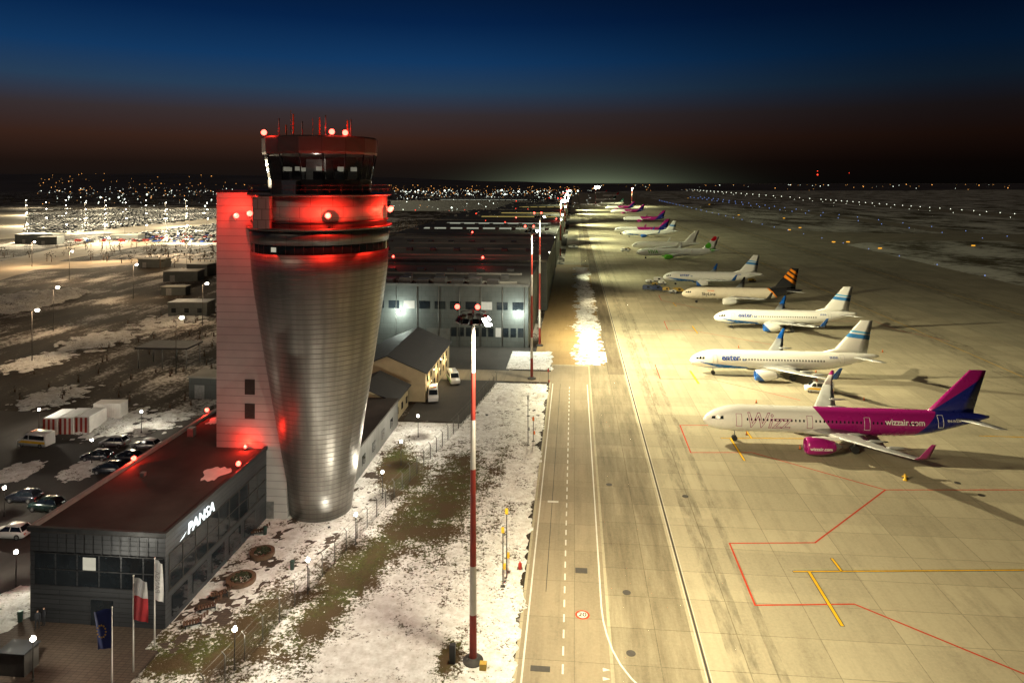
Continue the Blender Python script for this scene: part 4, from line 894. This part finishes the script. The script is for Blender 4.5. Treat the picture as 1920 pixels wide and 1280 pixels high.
def rnd(n,u0,u1,y0,y1,z=7,pw=1.0,zmax=None):
    r=[]
    for _ in range(n):
        y=y0+(y1-y0)*random.random()**pw; u=random.uniform(u0,u1); x=(u-1077)/1280*y
        r.append((x,y,max(0,hill(x,y) if y>2000 else 0)+z+random.random()*4))
    return r
lights('town_lights_warm','scattered orange street lights of a distant town','town lights',rnd(120,0,480,900,4000)+rnd(260,720,1090,900,3500)+rnd(60,1050,1900,2500,6000)+rnd(25,0,480,3300,4800),E_warm)
lights('town_lights_white','scattered white street lights of a distant town','town lights',rnd(120,0,480,800,3000)+rnd(260,730,1110,800,2600)+rnd(20,1100,1900,3000,6000),E_cool)
lights('town_lights_bright','bright white yard lights near the terminal','town lights',rnd(60,740,1090,700,2200,z=12)+rnd(22,0,420,700,1500,z=12),E_cool,.0011)
lights('distant_red_lights','red obstruction lights on far masts','obstruction lights',[((u-1077)/1280*Y,Y,z) for u,Y,z in((1515,3000,85),(1515,3000,70),(1570,2600,72),(775,420,24),(840,460,22),(892,420,22),(968,620,24),(910,380,20),(947,400,18),(870,520,20),(1030,700,25),(990,540,20),(967,500,22))],E_rd,.0009)
for (x,y) in((-30,222.5),(-50,332.5),(-20,332.5),(-12,455),(-40,468.5),(-12,640),(-60,222.5)):
    o=MB().cyl((0,0,0),(0,0,.5),.06,m=1).ball((0,0,.8),.4,0).obj('red_beacon',[E_red,m_black],None,(x,y,16.2)); T(o,'red obstruction beacon on hangar roof edge','beacon','red beacons on the hangar roofs')
    lamp('red_obstruction_light','POINT',(x,y-.3,18.3),(1,.03,.02),900,None,.1)
rm=MB().ball((0,0,.5),.5,0,8).cyl((0,0,0),(0,0,.3),.15,m=1,n=6).mesh('runway_light',[E_rw,m_black])
bl=MB().ball((0,0,.35),.22,0,8).cyl((0,0,0),(0,0,.2),.1,m=1,n=6).mesh('taxiway_light',[E_blue,m_black])
def rl_(mesh,name,x,y,lab,g,sc=1):
    o=ob(name,mesh,None,(x,y,.01)); o.scale=(sc,)*3; T(o,lab,'airfield light',g)
y=600
while y<4200: rl_(rm,'runway_light',562,y,'white runway edge light in snowy grass','runway edge lights',max(.9,y/1100)); y+=30 if y<1600 else 75
y=600
while y<4200: rl_(rm,'runway_light',503,y,'white runway edge light in snowy grass','runway edge lights',max(.6,y/1700)); y+=60 if y<1600 else 150
y=240
while y<1500: rl_(bl,'taxiway_light',181,y,'blue taxiway edge light at edge of snowy grass','blue taxiway lights',max(1,y/500)); y+=40
y=420
while y<1800: rl_(bl,'taxiway_light',298,y,'blue taxiway edge light at edge of snowy grass','blue taxiway lights',max(1,y/480)); rl_(bl,'taxiway_light',327,y+20,'blue taxiway edge light at edge of snowy grass','blue taxiway lights',max(1,y/480)); y+=55
sgm=MB().box(-1.1,1.1,-.15,.15,.25,.9).box(-.8,-.7,-.1,.1,0,.25,1).box(.7,.8,-.1,.1,0,.25,1).mesh('taxiway_sign',[emis('amber_sign',(1,.45,.03),1.2),m_black])
for u,v in((1563,455),(1590,455),(1650,467),(1480,432),(1500,428),(1385,404),(1470,410),(1290,372),(1330,384),(1825,462)):
    x,y=S(u,v); o=ob('taxiway_sign',sgm,None,(x,y,0)); T(o,'lit amber taxiway guidance sign in snowy grass','sign','taxiway guidance signs')
def trees(name,x0,x1,y0,y1,n,h):
    q=MB()
    for _ in range(n):
        x=random.uniform(x0,x1);y=random.uniform(y0,y1);hh=h*random.uniform(.5,1.1)
        q.cyl((x,y,0),(x,y,hh*.6),.25,.08,n=4,m=1)
        for k in range(26):
            c=Vector((x+random.gauss(0,hh*.17),y+random.gauss(0,hh*.17),hh*random.uniform(.3,1))); s=hh*random.uniform(.03,.09)
            d=Vector((random.gauss(0,1),random.gauss(0,1),random.gauss(0,1.5))).normalized()*s; e=d.orthogonal().normalized()*s*.6
            q.add([c-d,c-e,c+d,c+e],[(0,1,2,3)])
    o=q.obj(name,[simple('bare_branches',(.03,.024,.016),.9,0,.4,1),m_wood]); o['kind']='stuff'; T(o,'dark belt of bare leafless trees','trees')
trees('tree_belt',-210,-105,300,640,170,9); trees('tree_belt',-330,-215,330,420,60,6); trees('tree_belt',-1200,-100,1150,1500,260,12); trees('scrub',-120,-70,120,180,60,2.2); trees('scrub',-135,-85,190,270,70,2)
# ---------------------------------------------------------------- sky, added fill sun, camera
w=bpy.data.worlds.new('World'); scene.world=w; w.use_nodes=True; nt=NT(w.node_tree); w.node_tree.nodes.clear()
g=nt.n('ShaderNodeTexCoord').outputs['Generated']; s=nt.n('ShaderNodeSeparateXYZ',{0:g}).outputs
rp=nt.n('ShaderNodeValToRGB',{0:nt.m('MULTIPLY',s[2],2.0)}); cr=rp.color_ramp
def lin(c): return tuple((x/255/12.92 if x/255<.04 else ((x/255+.055)/1.055)**2.4) for x in c)+(1,)
st=[(0,(22,18,16)),(.05,(30,20,16)),(.12,(56,35,27)),(.19,(54,46,48)),(.26,(38,60,84)),(.34,(18,54,94)),(.45,(6,34,72)),(.60,(4,16,38)),(1,(2,5,14))]
cr.elements[0].position=0; cr.elements[0].color=lin(st[0][1]); cr.elements[1].position=1; cr.elements[1].color=lin(st[-1][1])
for p_,c_ in st[1:-1]: e=cr.elements.new(p_); e.color=lin(c_)
az=nt.m('ARCTAN2',s[0],s[1])
f=nt.n('ShaderNodeMapRange',{0:az,1:-.35,2:.55,3:1.0,4:.22},interpolation_type='SMOOTHSTEP').outputs[0]
nse=nt.noise(nt.scale(g,(1,1,3)),1.5,2); f=nt.m('MULTIPLY',f,nt.mr(nse,.3,.7,.93,1.07))
c=nt.mix(1.0,rp.outputs[0],nt.n('ShaderNodeCombineColor',{0:f,1:f,2:f}).outputs[0],'MULTIPLY')
d_=nt.m('SUBTRACT',az,.02)
q=nt.m('ADD',nt.m('MULTIPLY',nt.m('MULTIPLY',d_,d_),70.0),nt.m('MULTIPLY',nt.m('ABSOLUTE',s[2]),62.0))
gl=nt.m('MULTIPLY',nt.m('EXPONENT',nt.m('MULTIPLY',q,-1.0)),.14)
gc=nt.mix(1.0,(.76,.95,.58),nt.n('ShaderNodeCombineColor',{0:gl,1:gl,2:gl}).outputs[0],'MULTIPLY')
c=nt.mix(1.0,c,gc,'ADD')
bg=nt.n('ShaderNodeBackground',{0:c,1:1.0}); out=nt.n('ShaderNodeOutputWorld'); nt.t.links.new(bg.outputs[0],out.inputs[0])
sun=lamp('fill_sun','SUN',(0,0,200),(1,.80,.60),.27); sun.data.angle=math.radians(8); sun.rotation_euler=Vector((.55,.65,-.8)).to_track_quat('-Z','Y').to_euler()  # weak warm sun added as fill over the dark ground
cam=bpy.data.cameras.new('Camera'); cam.lens=24; cam.sensor_width=36; cam.shift_y=-300/1920; cam.clip_end=40000; cam.clip_start=.5
co=bpy.data.objects.new('Camera',cam); COL.objects.link(co); co.location=(0,0,H); co.rotation_euler=(math.pi/2,0,YAW); scene.camera=co
scene.view_settings.view_transform='Standard'; scene.view_settings.look='None'; scene.view_settings.exposure=0
